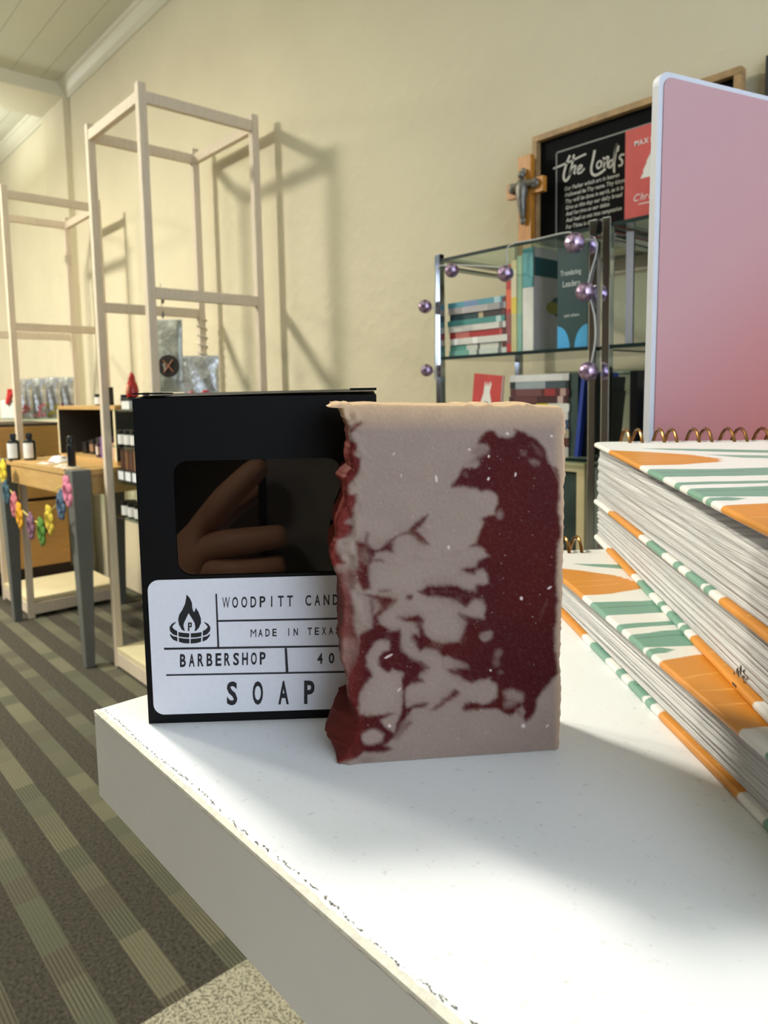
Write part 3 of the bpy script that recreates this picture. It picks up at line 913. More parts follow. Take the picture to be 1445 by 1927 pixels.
def bfn_uv(h):
    return lambda a, c: (a, -h, c)


# window opening, from the photo, made square to the box
w0 = box_uv(324, 868); w1 = box_uv(645, 1076)
wx0, wx1, wz0, wz1 = w0[0], max(w1[0], BW - w0[0]), w1[1], w0[1]
b = MB()
outer = [(0, 0), (BW, 0), (BW, BH), (0, BH)]
hole = [(wx0 + a, wz0 + c) for a, c in rounded_rect(wx1 - wx0, wz1 - wz0, 0.0042, 6)]
tris = tessellate_polygon([[Vector((a, c, 0)) for a, c in outer], [Vector((a, c, 0)) for a, c in hole]])
allp = outer + hole
b.add([(a, 0, c) for a, c in allp], [tuple(q) for q in tris])
nh = len(hole)
b.add([(a, 0, c) for a, c in hole] + [(a, 0.0005, c) for a, c in hole], [(i, (i + 1) % nh, nh + (i + 1) % nh, nh + i) for i in range(nh)])
for (p, q) in (((0, 0), (0, BD)), ((BW, 0), (BW, BD)), ((0, BD), (BW, BD))):
    b.add([(p[0], p[1], 0), (q[0], q[1], 0), (q[0], q[1], BH), (p[0], p[1], BH)], [(0, 1, 2, 3)])
b.add([(0, 0, 0), (BW, 0, 0), (BW, BD, 0), (0, BD, 0)], [(0, 1, 2, 3)])
b.build('box_body', BLACKCARD, box)
b = MB(); b.flat([(wx0 - 0.002, wz0 - 0.002), (wx1 + 0.002, wz0 - 0.002), (wx1 + 0.002, wz1 + 0.002), (wx0 - 0.002, wz1 + 0.002)], lambda a, c: (a, 0.0007, c))
b.build('window_film', FILM, box)
b = MB()
b.add([(0.0002, -0.0002, BH), (BW - 0.0002, -0.0002, BH), (BW - 0.0002, BD, BH + 0.0012), (0.0002, BD, BH + 0.0012)], [(0, 1, 2, 3)])
b.add([(0.0005, 0.0008, BH + 0.0003), (BW - 0.0005, 0.0008, BH + 0.0012), (BW - 0.0008, BD - 0.002, BH + 0.0019), (0.0008, BD - 0.002, BH + 0.0015)], [(0, 1, 2, 3)])
b.build('lid_flap', BLACKCARD, box)
b = MB()
b.box(-0.0002, 0.0085, 0.0010, 0.012, BH + 0.0012, BH + 0.0016); 
b.build('tuck_flap', BLACKCARD, box)
b = MB(); b.box(BW - 0.0075, BW + 0.0001, 0.0010, 0.012, BH + 0.0012, BH + 0.0019); b.build('tuck_flap', BLACKCARD, box)
# label
l0 = box_uv(281, 1092); l1 = box_uv(290, 1345)
lx0, lz0, lz1 = l1[0], l1[1], l0[1]
lx1 = BW - 0.0015
b = MB(); b.prism([(lx0 + a, lz0 + c) for a, c in rounded_rect(lx1 - lx0, lz1 - lz0, 0.0032, 8)], 0, 0.00012, lambda a, c, h: (a, -h, c))
lab = b.build('box_label', LABEL, box); lab['label'] = 'white rounded paper label'
b = MB(); fn = bfn(0.0002)


def quad_px(x0, x1, yl_, yr_, h0, h1=None):
    h1 = h1 or h0
    return [(x0, yl_ - h0), (x1, yr_ - h1), (x1, yr_), (x0, yl_)]


write_caps(b, 'WOODPITT CAND', quad_px(420, 637, 1144.5, 1138, 21, 20), 0.52, fn, 0.020)
write_caps(b, 'MADE IN TEXAS', quad_px(473, 640, 1198.5, 1193, 14.5, 14), 0.56, fn, 0.022)
write_caps(b, 'BARBERSHOP', quad_px(339, 500, 1255, 1250, 24.5, 23.5), 0.45, fn, 0.028)
write_caps(b, '40', quad_px(597, 629, 1249, 1248, 20), 0.52, fn, 0.024)
write_caps(b, 'SOAP', quad_px(427, 592, 1327, 1324, 45, 44), 0.44, fn, 0.030)
for q in ([(405.5, 1117), (408.5, 1117), (413, 1221), (409.5, 1221)], [(410, 1166.5), (636, 1162), (636, 1165.5), (410, 1170)], [(309, 1218.5), (642, 1213.5), (642, 1217), (309, 1222.5)],
          [(535.5, 1219), (540, 1219), (543, 1267), (538, 1267)], [(313, 1268.5), (652, 1262), (652, 1265.5), (313, 1271.5)]):
    b.flat(q, fn)
sc = 130 / 1445


def lg(pts, mir=False):
    return [(300 + ((1285 - a) if mir else a) * sc, 1100 + c * sc) for a, c in pts]


b.flat(lg([(570, 205), (640, 280), (685, 380), (690, 480), (712, 556), (725, 568), (740, 560), (755, 520), (760, 475), (820, 570), (870, 700), (872, 800), (830, 900), (770, 965), (735, 970), (755, 900), (740, 800), (680, 700), (612, 595), (570, 690), (520, 790), (505, 860), (535, 970), (470, 940), (410, 830), (395, 720), (420, 620), (480, 530), (540, 400), (560, 290)]), fn)
for mir in (False, True):
    b.flat(lg([(345, 775), (260, 820), (215, 890), (225, 970), (290, 1040), (375, 1068), (375, 970), (310, 930), (270, 885), (300, 840), (340, 800)], mir), fn)
    b.flat(lg([(400, 990), (510, 1008), (628, 1015), (625, 1105), (510, 1100), (405, 1080)], mir), fn)
    b.flat(lg([(405, 1105), (510, 1125), (630, 1132), (630, 1230), (510, 1222), (415, 1195)], mir), fn)
    b.flat(lg([(220, 1020), (290, 1075), (378, 1095), (380, 1190), (290, 1150), (235, 1080)], mir), fn)
for x0, y0, x1, y1 in ((600, 790, 631, 970), (631, 790, 680, 821), (654, 821, 680, 860), (631, 860, 680, 890)):
    b.flat(lg([(x0, y0), (x1, y0), (x1, y1), (x0, y1)]), fn)
b.build('label_print', INK, lab)

# ================================================================ THE RING-BOUND PLANNERS
WHT, ORA, TEA, TEAD = [np.array(lin(c)) for c in ((224, 222, 217), (204, 134, 46), (110, 152, 135), (84, 124, 108))]


def cover_cols(S, T, k):
    """printed petals; S runs from the binding towards the reader, T across; k scales the print"""
    s, q = S / k, T / k
    s2 = s + (vnoise(S * 1e4, T * 1e4, 60, 71) - 0.5) * 0.0008
    col = np.tile(WHT, (len(s), 1))
    P = lambda pts, c, w=1.0: paint(col, s2, q, pts, tuple(c), 0.00025, w)
    P([(0.0305, -0.02), (0.0325, 0.0), (0.0400, 0.012), (0.050, 0.0235), (0.062, 0.0285), (0.0705, 0.026), (0.0765, 0.012), (0.0775, 0.0), (0.0775, -0.02)], ORA)
    P([(0.027, 0.012), (0.034, 0.0205), (0.042, 0.036), (0.050, 0.06), (0.046, 0.075), (0.037, 0.05), (0.031, 0.03)], TEA)
    P([(0.0500, 0.0285), (0.060, 0.036), (0.066, 0.055), (0.070, 0.09), (0.062, 0.09), (0.056, 0.055)], TEA, 0.9)
    P([(0.0862, -0.02), (0.0865, 0.0), (0.087, 0.020), (0.083, 0.045), (0.078, 0.075), (0.072, 0.12), (0.090, 0.12), (0.0965, 0.060), (0.1015, 0.02), (0.1025, 0.0), (0.1028, -0.02)], TEA)
    P([(0.0945, 0.0), (0.0925, 0.025), (0.0915, 0.025), (0.0937, 0.0)], TEAD)
    P([(0.1122, -0.02), (0.1126, 0.0), (0.1105, 0.020), (0.1075, 0.045), (0.102, 0.09), (0.105, 0.09), (0.1115, 0.045), (0.1148, 0.018), (0.1170, 0.0), (0.117, -0.02)], TEA)
    P([(0.1226, -0.02), (0.1228, 0.0), (0.1190, 0.020), (0.1150, 0.045), (0.110, 0.09), (0.121, 0.09), (0.129, 0.045), (0.1345, 0.016), (0.1340, 0.0), (0.134, -0.02)], TEA)
    P([(0.1268, 0.0), (0.1245, 0.02), (0.1220, 0.045), (0.1212, 0.045), (0.1236, 0.02), (0.1260, 0.0)], TEAD)
    P([(0.1358, -0.02), (0.1360, 0.0), (0.1345, 0.005), (0.1368, 0.0085), (0.1392, 0.005), (0.1398, 0.0), (0.1398, -0.02)], TEA)
    P([(0.1452, -0.02), (0.1452, 0.0), (0.1422, 0.0125), (0.1385, 0.035), (0.134, 0.08), (0.150, 0.12), (0.176, 0.06), (0.187, 0.012), (0.1874, 0.0), (0.188, -0.02)], ORA)
    vein = np.array(lin((238, 186, 104)))
    for a, c in (((0.158, 0.0), (0.150, 0.03)), ((0.166, 0.0), (0.166, 0.04)), ((0.175, 0.0), (0.172, 0.04)), ((0.058, 0.0), (0.056, 0.02)), ((0.066, 0.0), (0.062, 0.02))):
        P([a, c, (c[0] + 0.0004, c[1]), (a[0] + 0.0004, a[1])], vein, 0.8)
    P([(0.198, -0.02), (0.198, 0.0), (0.192, 0.03), (0.2, 0.05), (0.208, 0.03), (0.209, 0.0), (0.209, -0.02)], TEA)
    P([(0.222, -0.02), (0.222, 0.2), (0.26, 0.2), (0.26, -0.02)], ORA)
    return np.clip(col, 0, 1)


def cover_mesh(name, L_, W_, th, z_far, z_near, k, parent, under=False):
    """rounded board as a grid so that the print wraps its edge; x along the left edge from the binding, y across to the right"""
    ns, nt = 420, 90
    s = np.linspace(0, L_, ns)
    # cross profile: around the left rim (half round), then across the top
    prof = []
    for a in np.linspace(-90, 90, 9): prof.append((th / 2 - th / 2 * math.cos(math.radians(a)), th / 2 + th / 2 * math.sin(math.radians(a))))
    prof += [(float(t_), th) for t_ in (np.linspace(0, 1, nt)[1:] ** 1.5) * (W_ - th) + th / 2]
    prof = np.array(prof)
    full = np.concatenate([[[W_, 0.0]], prof])
    np_ = len(full)
    S, I = np.meshgrid(s, np.arange(np_), indexing='ij')
    Tt = full[I.ravel(), 0]; Zz = full[I.ravel(), 1]; S = S.ravel()
    # round the far left corner
    rc_ = 0.006
    trim = np.where(S < rc_, rc_ - np.sqrt(np.maximum(0, rc_ ** 2 - (rc_ - S) ** 2)), 0)
    Y = np.maximum(Tt, trim + (Tt * 0.0)) if True else Tt
    Y = np.where(Tt < trim + th, trim + Tt, Tt)
    Z = Zz + z_far + (z_near - z_far) * S / L_
    # soften far and near rims
    V_ = np.stack([S, Y, Z], 1)
    ids = np.arange(ns * np_).reshape(ns, np_)
    fs = np.stack([ids[:-1, :], ids[1:, :], np.roll(ids, -1, 1)[1:, :], np.roll(ids, -1, 1)[:-1, :]], -1).reshape(-1, 4)
    me = bpy.data.meshes.new(name)
    me.from_pydata(V_.tolist(), [], fs.tolist() + [ids[0].tolist(), ids[-1][::-1].tolist()])
    edge_t = np.where(I.ravel() <= 9, -0.0005, Tt)
    cc = cover_cols(S, np.where(I.ravel() == 0, 0.0, edge_t), k)
    cc[I.ravel() <= 1] = lin((150, 138, 134))
    set_col(me, cc)
    me.materials.append(COVER)
    bm = bmesh.new(); bm.from_mesh(me); bmesh.ops.recalc_face_normals(bm, faces=bm.faces); bm.to_mesh(me); bm.free()
    me.polygons.foreach_set('use_smooth', [True] * len(me.polygons)); me.set_sharp_from_angle(angle=math.radians(50))
    me.update()
    o = bpy.data.objects.new(name, me); C.objects.link(o); o.parent = parent
    return o


def planner(label, corner, ang, z0, z1, L_, W_, k, gap=0.0, inset=0.0, z1_near=None, rings=True, ring_max=9, seed=0, group='patterned ring-bound planners in the stack'):
    t = thing('planner', label, 'planner', (corner[0], corner[1], z0), ang, group)
    th = 0.0024; H = z1 - z0; Hn = (z1_near or z1) - z0
    cover_mesh('back_cover', L_, W_, th, 0, 0, k, t)
    fc = cover_mesh('front_cover', L_, W_, th if not inset else 0.0009, H - (th if not inset else 0.0009), Hn - (th if not inset else 0.0009), k, t)
    fc.location = (inset * 0.3, inset, 0)
    # page block: wavy left face
    b = MB(); r = random.Random(seed)
    ns, nz = 60, 26
    pts = []
    i0 = 0.004
    for i in range(ns + 1):
        s = i0 + (L_ - 0.006) * i / ns
        topz = (H + (Hn - H) * s / L_) - (th if not inset else 0.0009) - gap * (s / L_) ** 1.2 - 0.0001
        for j in range(nz + 1):
            z = th + 0.0001 + (topz - th - 0.0001) * j / nz
            yy = 0.0022 + 0.00035 * math.sin(j * 1.7 + seed) + 0.0003 * math.sin(i * 0.13 + j * 0.6) + r.uniform(-1, 1) * 0.00008 + (0.0012 * (j / nz) ** 3 if gap else 0)
            pts.append((s, yy, z))
    nn = len(pts)
    fs = []
    for i in range(ns):
        for j in range(nz):
            a = i * (nz + 1) + j
            fs.append((a, a + nz + 1, a + nz + 2, a + 1))
    back = [(p[0], W_ - 0.003, p[2]) for p in pts]
    fs2 = [tuple(nn + q for q in reversed(f)) for f in fs]
    b.add(pts + back, fs + fs2)
    for i in range(ns):
        a = i * (nz + 1)
        b.f.append([a, nn + a, nn + a + nz + 1, a + nz + 1]); b.mi.append(0)
        a += nz
        b.f.append([a, a + nz + 1, nn + a + nz + 1, nn + a]); b.mi.append(0)
    for a0 in (0, ns * (nz + 1)):
        for j in range(nz):
            b.f.append([a0 + j, a0 + j + 1, nn + a0 + j + 1, nn + a0 + j]); b.mi.append(0)
    b.build('page_block', PAGES, t, smooth=True)
    if rings:
        q = 0.0165
        R_ = H / 2 + 0.0062
        while q < min(W_ - 0.01, ring_max):
            b = MB()
            for dq in (0, 0.0062):
                pts = []
                for i in range(21):
                    a = math.radians(-118 + 290 * i / 20)
                    # loop from the hole in the front cover round behind the binding to the back cover
                    pts.append((0.0045 - 0.0062 + R_ * 0.62 * math.sin(a - math.pi / 2 + 0.30) * 1.0, (q + dq + 0.0012 * math.sin(a)), max(0.0012, H / 2 + R_ * math.cos(a - math.pi / 2 + 0.30))))
                b.tube(pts, 0.00085, 8)
            b.build('binding_ring', BRONZE, t, smooth=True)
            q += 0.0172
    return t


angA = math.atan2(-0.739, 0.674); angC = math.atan2(-0.626, 0.780)
planner('patterned planner lying at the bottom of the stack on the white shelf', (-0.2104, 0.2816), angC, ZT, 0.8922, 0.24, 0.19, 1.0, ring_max=0.030, seed=1)
planner('patterned planner in the middle of the stack with an ink smudge on its edge', (-0.2072, 0.331), angA, 0.8923, 0.9108, 0.235, 0.18, 1.12, inset=0.004, seed=2, rings=False)
tp = planner('patterned planner on top of the stack with its front cover lifting', (-0.2085, 0.3325), angA, 0.9109, 0.9433, 0.235, 0.18, 1.29, gap=0.0065, z1_near=0.9375, seed=3)
mid_p = [o for o in C.objects if o.get('label', '').startswith('patterned planner in the middle')][0]
b = MB(); r = random.Random(31)
for a, c, ra, rc0 in ((0.1975, 0.0046, 0.0013, 0.0012), (0.1992, 0.0058, 0.0008, 0.0016), (0.1950, 0.0034, 0.0006, 0.0005), (0.1985, 0.0018, 0.0013, 0.0004)):
    pl = [(a + ra * math.cos(q) * r.uniform(0.7, 1.2), c + rc0 * math.sin(q) * r.uniform(0.7, 1.2)) for q in [2 * math.pi * i / 12 for i in range(12)]]
    b.flat(pl, lambda x, z: (x, -0.00015 if z < 0.0026 else 0.0012, z))
b.build('ink_smudge', M('smudge_ink', (72, 64, 56), 0.8, var=0.5, scale=900), mid_p)

# pink board standing behind the stack
pk0 = at_depth(1240, 131, 0.405)
bl_ = at_depth(1212, 860, 0.405)
PKH = pk0[2] - ZT
az = math.atan2(0.0, 1.0)
vdir = level_to_world(np.array([math.sin(math.radians(64.4)), 0, math.cos(math.radians(64.4))]))
pk = thing('notebook', 'tall pink hardback notebook with white rim standing upright behind the planners', 'notebook', (float(pk0[0]) - 0.0, float(pk0[1]), ZT), math.atan2(vdir[1], vdir[0]))
lean = 0.012
shp = [(a, c) for a, c in rounded_rect(0.21, PKH, 0.008, 6, (1, 1, 1, 1))]
sh = lambda a, c: a + lean * (PKH - c) / PKH * -0.35
b = MB(); b.prism(shp, 0, 0.0045, lambda a, c, h: (sh(a, c), h, c)); b.build('page_block', M('notebook_rim', (188, 190, 196), 0.55, var=0.03, scale=60), pk)
ins = [(0.0038 + a, 0.001 + c) for a, c in rounded_rect(0.203, PKH - 0.004, 0.006, 6)]
b = MB(); b.prism(ins, 0.0, 0.0006, lambda a, c, h: (sh(a, c), -h, c)); b.build('front_cover', PINK, pk)

# ================================================================ TALL DISPLAY RACKS
def rack(label, xl, xr, y0, y1, H, base_z, with_glass):
    t = thing('display_rack', label, 'rack', (xl, y0, 0), 0, 'tall pale wooden display racks')
    w, d, p = xr - xl, y1 - y0, 0.026
    for (x, y) in ((0, 0), (w - p, 0), (w - p, d - p), (0, d - p)):
        q = MB(); q.box(x, x + p, y, y + p, 0, H); q.build('post', WOODPALE, t, bevel=0.002)
    rh = 0.034

    def rail(a, z, tall=rh):
        q = MB(); q.box(*a, z - tall, z); q.build('rail', WOODPALE, t, bevel=0.0015)
    zt = H - 0.022
    rail((0.002, p - 0.004, p, d - p), zt); rail((w - p + 0.004, w - 0.002, p, d - p), zt)
    rail((p, w - p, 0.002, p - 0.004), zt); rail((p, w - p, d - p + 0.004, d - 0.002), zt)
    rail((0.002, p - 0.004, p, d - p), 1.312); rail((w - p + 0.004, w - 0.002, p, d - p), 1.312)
    rail((0.002, p - 0.004, p, d - p), base_z - 0.018, 0.05); rail((w - p + 0.004, w - 0.002, p, d - p), base_z - 0.018, 0.05)
    rail((p, w - p, 0.002, p - 0.004), base_z - 0.018, 0.05); rail((p, w - p, d - p + 0.004, d - 0.002), base_z - 0.018, 0.05)
    q = MB(); q.box(p + 0.0005, w - p - 0.0005, 0.003, d - 0.003, base_z - 0.0175, base_z); q.build('base_shelf', CREAM, t)
    for z in with_glass:
        q = MB(); q.box(0.004, w - 0.004, p + 0.001, d - p - 0.001, z - 0.006, z); q.build('glass_shelf', GLASS, t)
    return t


U1G = (0.937, 0.809, 0.685, 0.556)
rack('pale wooden display rack nearest the soap with jars and hanging pouches inside', -2.563, -2.114, 0.930, 1.343, 1.908, 0.075, U1G)
rack('pale wooden display rack farther left holding the candy pouches', -3.838, -3.388, 0.866, 1.285, 1.892, 0.085, (0.893,))

# ================================================================ TABLE BETWEEN THE RACKS
TT = 0.725
tb = thing('craft_table', 'oak topped table with tapered grey legs standing between the two racks', 'table', (-3.375, 0.800, 0), math.radians(2.5))
b = MB(); b.prism([(0.0, 0.008), (0.785, 0.008), (0.785, 0.50), (0.026, 0.50)], TT - 0.022, TT); b.build('tabletop', OAK, tb, bevel=0.002)
b = MB(); b.box(0.06, 0.735, 0.012, 0.03, TT - 0.095, TT - 0.0225); b.box(0.06, 0.72, 0.44, 0.458, TT - 0.095, TT - 0.0225)
b.box(0.752, 0.768, 0.07, 0.40, TT - 0.095, TT - 0.0225); b.box(0.036, 0.052, 0.07, 0.42, TT - 0.095, TT - 0.0225); b.build('apron', OAK, tb)
for (x, y) in ((-0.059, -0.012), (0.727, -0.008), (0.030, 0.425), (0.716, 0.425)):
    q = MB(); a, c = 0.068, 0.032
    o_ = (a - c) / 2
    q.add([(x + o_, y + o_, 0), (x + o_ + c, y + o_, 0), (x + o_ + c, y + o_ + c, 0), (x + o_, y + o_ + c, 0), (x, y, TT + 0.0004), (x + a, y, TT + 0.0004), (x + a, y + a, TT + 0.0004), (x, y + a, TT + 0.0004)],
          [(0, 3, 2, 1), (4, 5, 6, 7), (0, 1, 5, 4), (1, 2, 6, 5), (2, 3, 7, 6), (3, 0, 4, 7)])
    q.build('leg', TABLEGREY, tb, bevel=0.002)


# small goods ----------------------------------------------------------------
def jar(label, x, y, z, r, h, group, square=False, lab=True, col=(18, 18, 19)):
    t = thing('candle_jar', label, 'jar', (x, y, z), 0, group)
    b = MB(); b.lathe([(r * 0.94, 0), (r, 0.004), (r, h * 0.80), (r * 0.97, h * 0.82)], 20); b.build('glass_body', CM(col, 0.25), t, smooth=True)
    b = MB(); b.lathe([(r * 1.03, h * 0.82), (r * 1.03, h * 0.985), (r * 0.98, h)], 20); b.build('lid', BLACKGLOSS, t, smooth=True)
    if lab:
        b = MB(); n = 14
        vs = []
        for zz in (h * 0.12, h * 0.72):
            for i in range(n + 1):
                a = math.radians(-175 + 170 * i / n)
                vs.append((r * 1.015 * math.cos(a), r * 1.015 * math.sin(a), zz))
        b.add(vs, [(i, i + 1, n + 2 + i, n + 1 + i) for i in range(n)]); b.build('paper_label', WHITEPAPER, t, smooth=True)
    return t


def carton(label, x, y, z, w, d, h, col, group=None, lab=None, rz=0.0, name='carton', cat='box'):
    t = thing(name, label, cat, (x, y, z), rz, group)
    b = MB(); b.box(-w / 2, w / 2, -d / 2, d / 2, 0, h); b.build('carton_body', CM(col, 0.5), t, bevel=0.001)
    if lab:
        lc, f0, f1 = lab
        b = MB(); b.box(-w * 0.42, w * 0.42, -d / 2 - 0.0006, -d / 2, h * f0, h * f1)
        b.box(w / 2, w / 2 + 0.0006, -d * 0.42, d * 0.42, h * f0, h * f1); b.build('paper_label', CM(lc, 0.6), t)
    return t


def bottle(label, x, y, z, r, h, group=None, lab=(226, 226, 224), col=(24, 22, 21), square=True):
    t = thing('bottle', label, 'bottle', (x, y, z), 0.2, group)
    b = MB(); b.lathe([(r * 0.92, 0), (r, 0.004), (r, h * 0.66), (r * 0.92, h * 0.72), (r * 0.45, h * 0.78), (r * 0.42, h * 0.82)], 20); b.build('bottle_body', CM(col, 0.2), t, smooth=True)
    b = MB(); b.lathe([(r * 0.52, h * 0.82), (r * 0.52, h * 0.97), (r * 0.46, h)], 16); b.build('cap', BLACKGLOSS, t, smooth=True)
    if lab:
        b = MB(); n = 14; vs = []
        for zz in (h * 0.08, h * 0.64):
            for i in range(n + 1):
                a = math.radians(-165 + 170 * i / n)
                vs.append((r * 1.02 * math.cos(a), r * 1.02 * math.sin(a), zz))
        b.add(vs, [(i, i + 1, n + 2 + i, n + 1 + i) for i in range(n)]); b.build('paper_label', CM(lab, 0.6), t, smooth=True)
    return t


SILVER = M('silver_film', (196, 198, 196), 0.22, 0.55, var=0.35, scale=45, bump=0.004, bscale=55)


def pouch(label, x, y, z, w, h, rz, candy, group, th=0.035, film=None, badge=None):
    t = thing('pouch', label, 'pouch', (x, y, z), rz, group)
    n, k = 14, 16
    b = MB(); vs = []
    for side in (-1, 1):
        for j in range(k + 1):
            v_ = j / k
            for i in range(n + 1):
                u = i / n
                pf = math.sin(math.pi * u) ** 0.5 * (math.sin(math.pi * min(1, (v_ * 0.97 + 0.03))) ** 0.55 * (1.25 - 0.75 * v_))
                wob = 0.004 * math.sin(9 * u + 5 * v_ + x * 40) * math.sin(math.pi * v_)
                vs.append(((u - 0.5) * w * (1 - 0.03 * math.sin(math.pi * v_)), side * (th / 2 * pf + 0.0004) + wob, v_ * h))
    m_ = (n + 1) * (k + 1)
    fs = []
    for s_ in (0, 1):
        for j in range(k):
            for i in range(n):
                a = s_ * m_ + j * (n + 1) + i
                fs.append((a, a + 1, a + n + 2, a + n + 1))
    b.add(vs, fs); b.build('bag', film or SILVER, t, smooth=True)
    b = MB(); b.box(-w / 2, w / 2, -0.0012, 0.0012, h * 0.93, h * 1.0); b.build('top_seal', CM((206, 208, 206), 0.35), t)
    if candy:
        b = MB(); r = random.Random(int(abs(x * 1000)) + int(h * 1e4))
        for c_ in range(9):
            b.ball((r.uniform(-0.32, 0.32) * w, -th * 0.42 + r.uniform(-0.002, 0.002), h * r.uniform(0.08, 0.36)), r.uniform(0.09, 0.14) * w, 10, 8, (1, 0.35, 1))
        b.build('sweets', CM(candy, 0.35), t, smooth=True)
    if badge:
        b = MB(); R_ = badge
        b.lathe([(R_, -0.001), (R_, 0.001)], 24, lambda a, c, q: (a + w * 0.06, q - th * 0.52, c + h * 0.36)); bd_ = b.build('round_badge', CM((42, 36, 32), 0.5), t)
        b = MB()
        for a0 in (0.9, 2.3):
            ca, sa = math.cos(a0) * R_ * 0.7, math.sin(a0) * R_ * 0.7
            b.tube([(w * 0.06 - ca, -th * 0.52 - 0.0024, h * 0.36 - sa), (w * 0.06 + ca, -th * 0.52 - 0.0024, h * 0.36 + sa)], 0.0016, 6)
        b.build('badge_emblem', CM((190, 120, 80), 0.5), bd_)
    return t


# table goods
p1 = at_z(20, 866, TT); p2 = at_z(53, 866, TT); p3 = at_z(139, 884, TT)
bottle('black bottle with white label, left of the pair on the oak table', float(p1[0]) + 0.004, float(p1[1]) + 0.014, TT, 0.0245, 0.112)
bottle('black bottle with white label, right of the pair on the oak table', float(p2[0]) - 0.004, float(p2[1]) + 0.010, TT, 0.0245, 0.114)
t = thing('spray_bottle', 'slim black spray bottle on the front right corner of the oak table', 'bottle', (-2.702, 0.868, TT))
b = MB(); b.lathe([(0.013, 0), (0.0145, 0.003), (0.0145, 0.085), (0.008, 0.092)], 18); b.build('bottle_body', CM((26, 26, 32), 0.25), t, smooth=True)
b = MB(); b.lathe([(0.0125, 0.092), (0.0125, 0.112), (0.009, 0.118)], 16); b.build('cap', BLACKGLOSS, t, smooth=True)
b = MB(); b.box(-0.017, -0.0135, -0.009, 0.004, 0.012, 0.075); b.build('paper_label', CM((190, 205, 215), 0.5), t)
# paper packets
pr = random.Random(5)
for i, (px, py, lb) in enumerate(((72, 874, 'clear packet of paper scraps lying by the right black bottle'), (92, 880, 'pale flat packet lying midway along the oak table front'), (112, 869, 'white crumpled tissue packet lying behind the slim spray bottle'), (118, 886, 'pale flat packet at the front edge beside the slim spray bottle'))):
    q = at_z(px, py, TT)
    t = thing('packet', lb, 'packet', (min(float(q[0]), -2.72), max(float(q[1]), 0.868), TT), pr.uniform(-0.5, 0.5))
    n = 10; vs = []; amp = 0.022 if i == 2 else 0.006
    for zz in (0, 1):
        for j in range(n + 1):
            for k in range(n + 1):
                u, v_ = k / n - 0.5, j / n - 0.5
                e_ = max(0, 1 - (2 * abs(u)) ** 4) * max(0, 1 - (2 * abs(v_)) ** 4)
                vs.append((u * 0.085, v_ * 0.06, 0.0004 + zz * (0.001 + e_ * (amp * (0.6 + 0.6 * pr.random())))))
    mm = (n + 1) ** 2
    fs = [(s_ * mm + j * (n + 1) + k, s_ * mm + j * (n + 1) + k + 1, s_ * mm + (j + 1) * (n + 1) + k + 1, s_ * mm + (j + 1) * (n + 1) + k) for s_ in (0, 1) for j in range(n) for k in range(n)]
    b = MB(); b.add(vs, fs); b.build('wrapper', CM(((222, 214, 204), (226, 206, 190), (232, 232, 232), (216, 206, 186))[i], 0.35), t, smooth=True)
    b = MB(); b.box(-0.030, 0.030, -0.012, 0.012, amp * 0.9, amp * 0.9 + 0.003); b.build('paper_slip', CM(((196, 150, 120), (230, 222, 206), (240, 240, 240), (178, 150, 110))[i], 0.6), t)

# wooden hutch on the table
hx0, hx1, hy0, hy1, hz = -3.300, -2.640, 1.012, 1.255, 0.225
hu = thing('wooden_hutch', 'low open wooden hutch with a dark back standing on the oak table', 'shelf', (hx0, hy0, TT))
w, d = hx1 - hx0, hy1 - hy0
b = MB(); b.box(0, w, 0, d, hz - 0.016, hz); b.build('top_board', OAK, hu, bevel=0.001)
b = MB(); b.box(0, w, 0, d, 0, 0.016); b.build('bottom_board', OAK, hu, bevel=0.001)
for x in (0, w - 0.016):
    b = MB(); b.box(x, x + 0.016, 0, d, 0.0161, hz - 0.0161); b.build('side_panel', DARK, hu)
    b = MB(); b.box(x, x + 0.016, -0.002, -0.0001, 0.0161, hz - 0.0161); b.build('front_edge', CREAM, hu)
b = MB(); b.box(0.0161, w - 0.0161, d - 0.008, d, 0.0161, hz - 0.0161); b.build('back_panel', DARK, hu)
jar('black candle jar with white label standing on the hutch top', -2.925, 1.07, TT + hz, 0.026, 0.046, None)
carton('tall narrow black carton standing on the hutch top beside the jar', -2.862, 1.078, TT + hz, 0.026, 0.026, 0.072, (24, 24, 25))
zb = TT + 0.016
carton('purple carton standing inside the wooden hutch', -2.865, 1.06, zb, 0.040, 0.040, 0.085, (112, 76, 140))
carton('small dark printed carton left of the purple carton in the hutch', -2.925, 1.055, zb, 0.026, 0.03, 0.055, (70, 52, 66), lab=((214, 200, 190), 0.2, 0.8))
for i, (x, h, c) in enumerate(((-2.792, 0.062, (206, 178, 150)), (-2.752, 0.06, (196, 164, 138)), (-2.712, 0.062, (150, 112, 86)))):
    carton(('beige carton directly right of the purple carton in the hutch', 'beige carton in the middle of the hutch row', 'brown carton at the right end of the hutch row')[i], x, 1.06, zb, 0.036, 0.036, h, c, 'cartons in the lower hutch row')
b = MB(); b.box(-2.81, -2.66, 1.085, 1.2, zb, zb + 0.068); tag(b.build('riser', CM((92, 66, 52), 0.5)), 'brown wooden riser inside the hutch behind the beige cartons', 'stand')
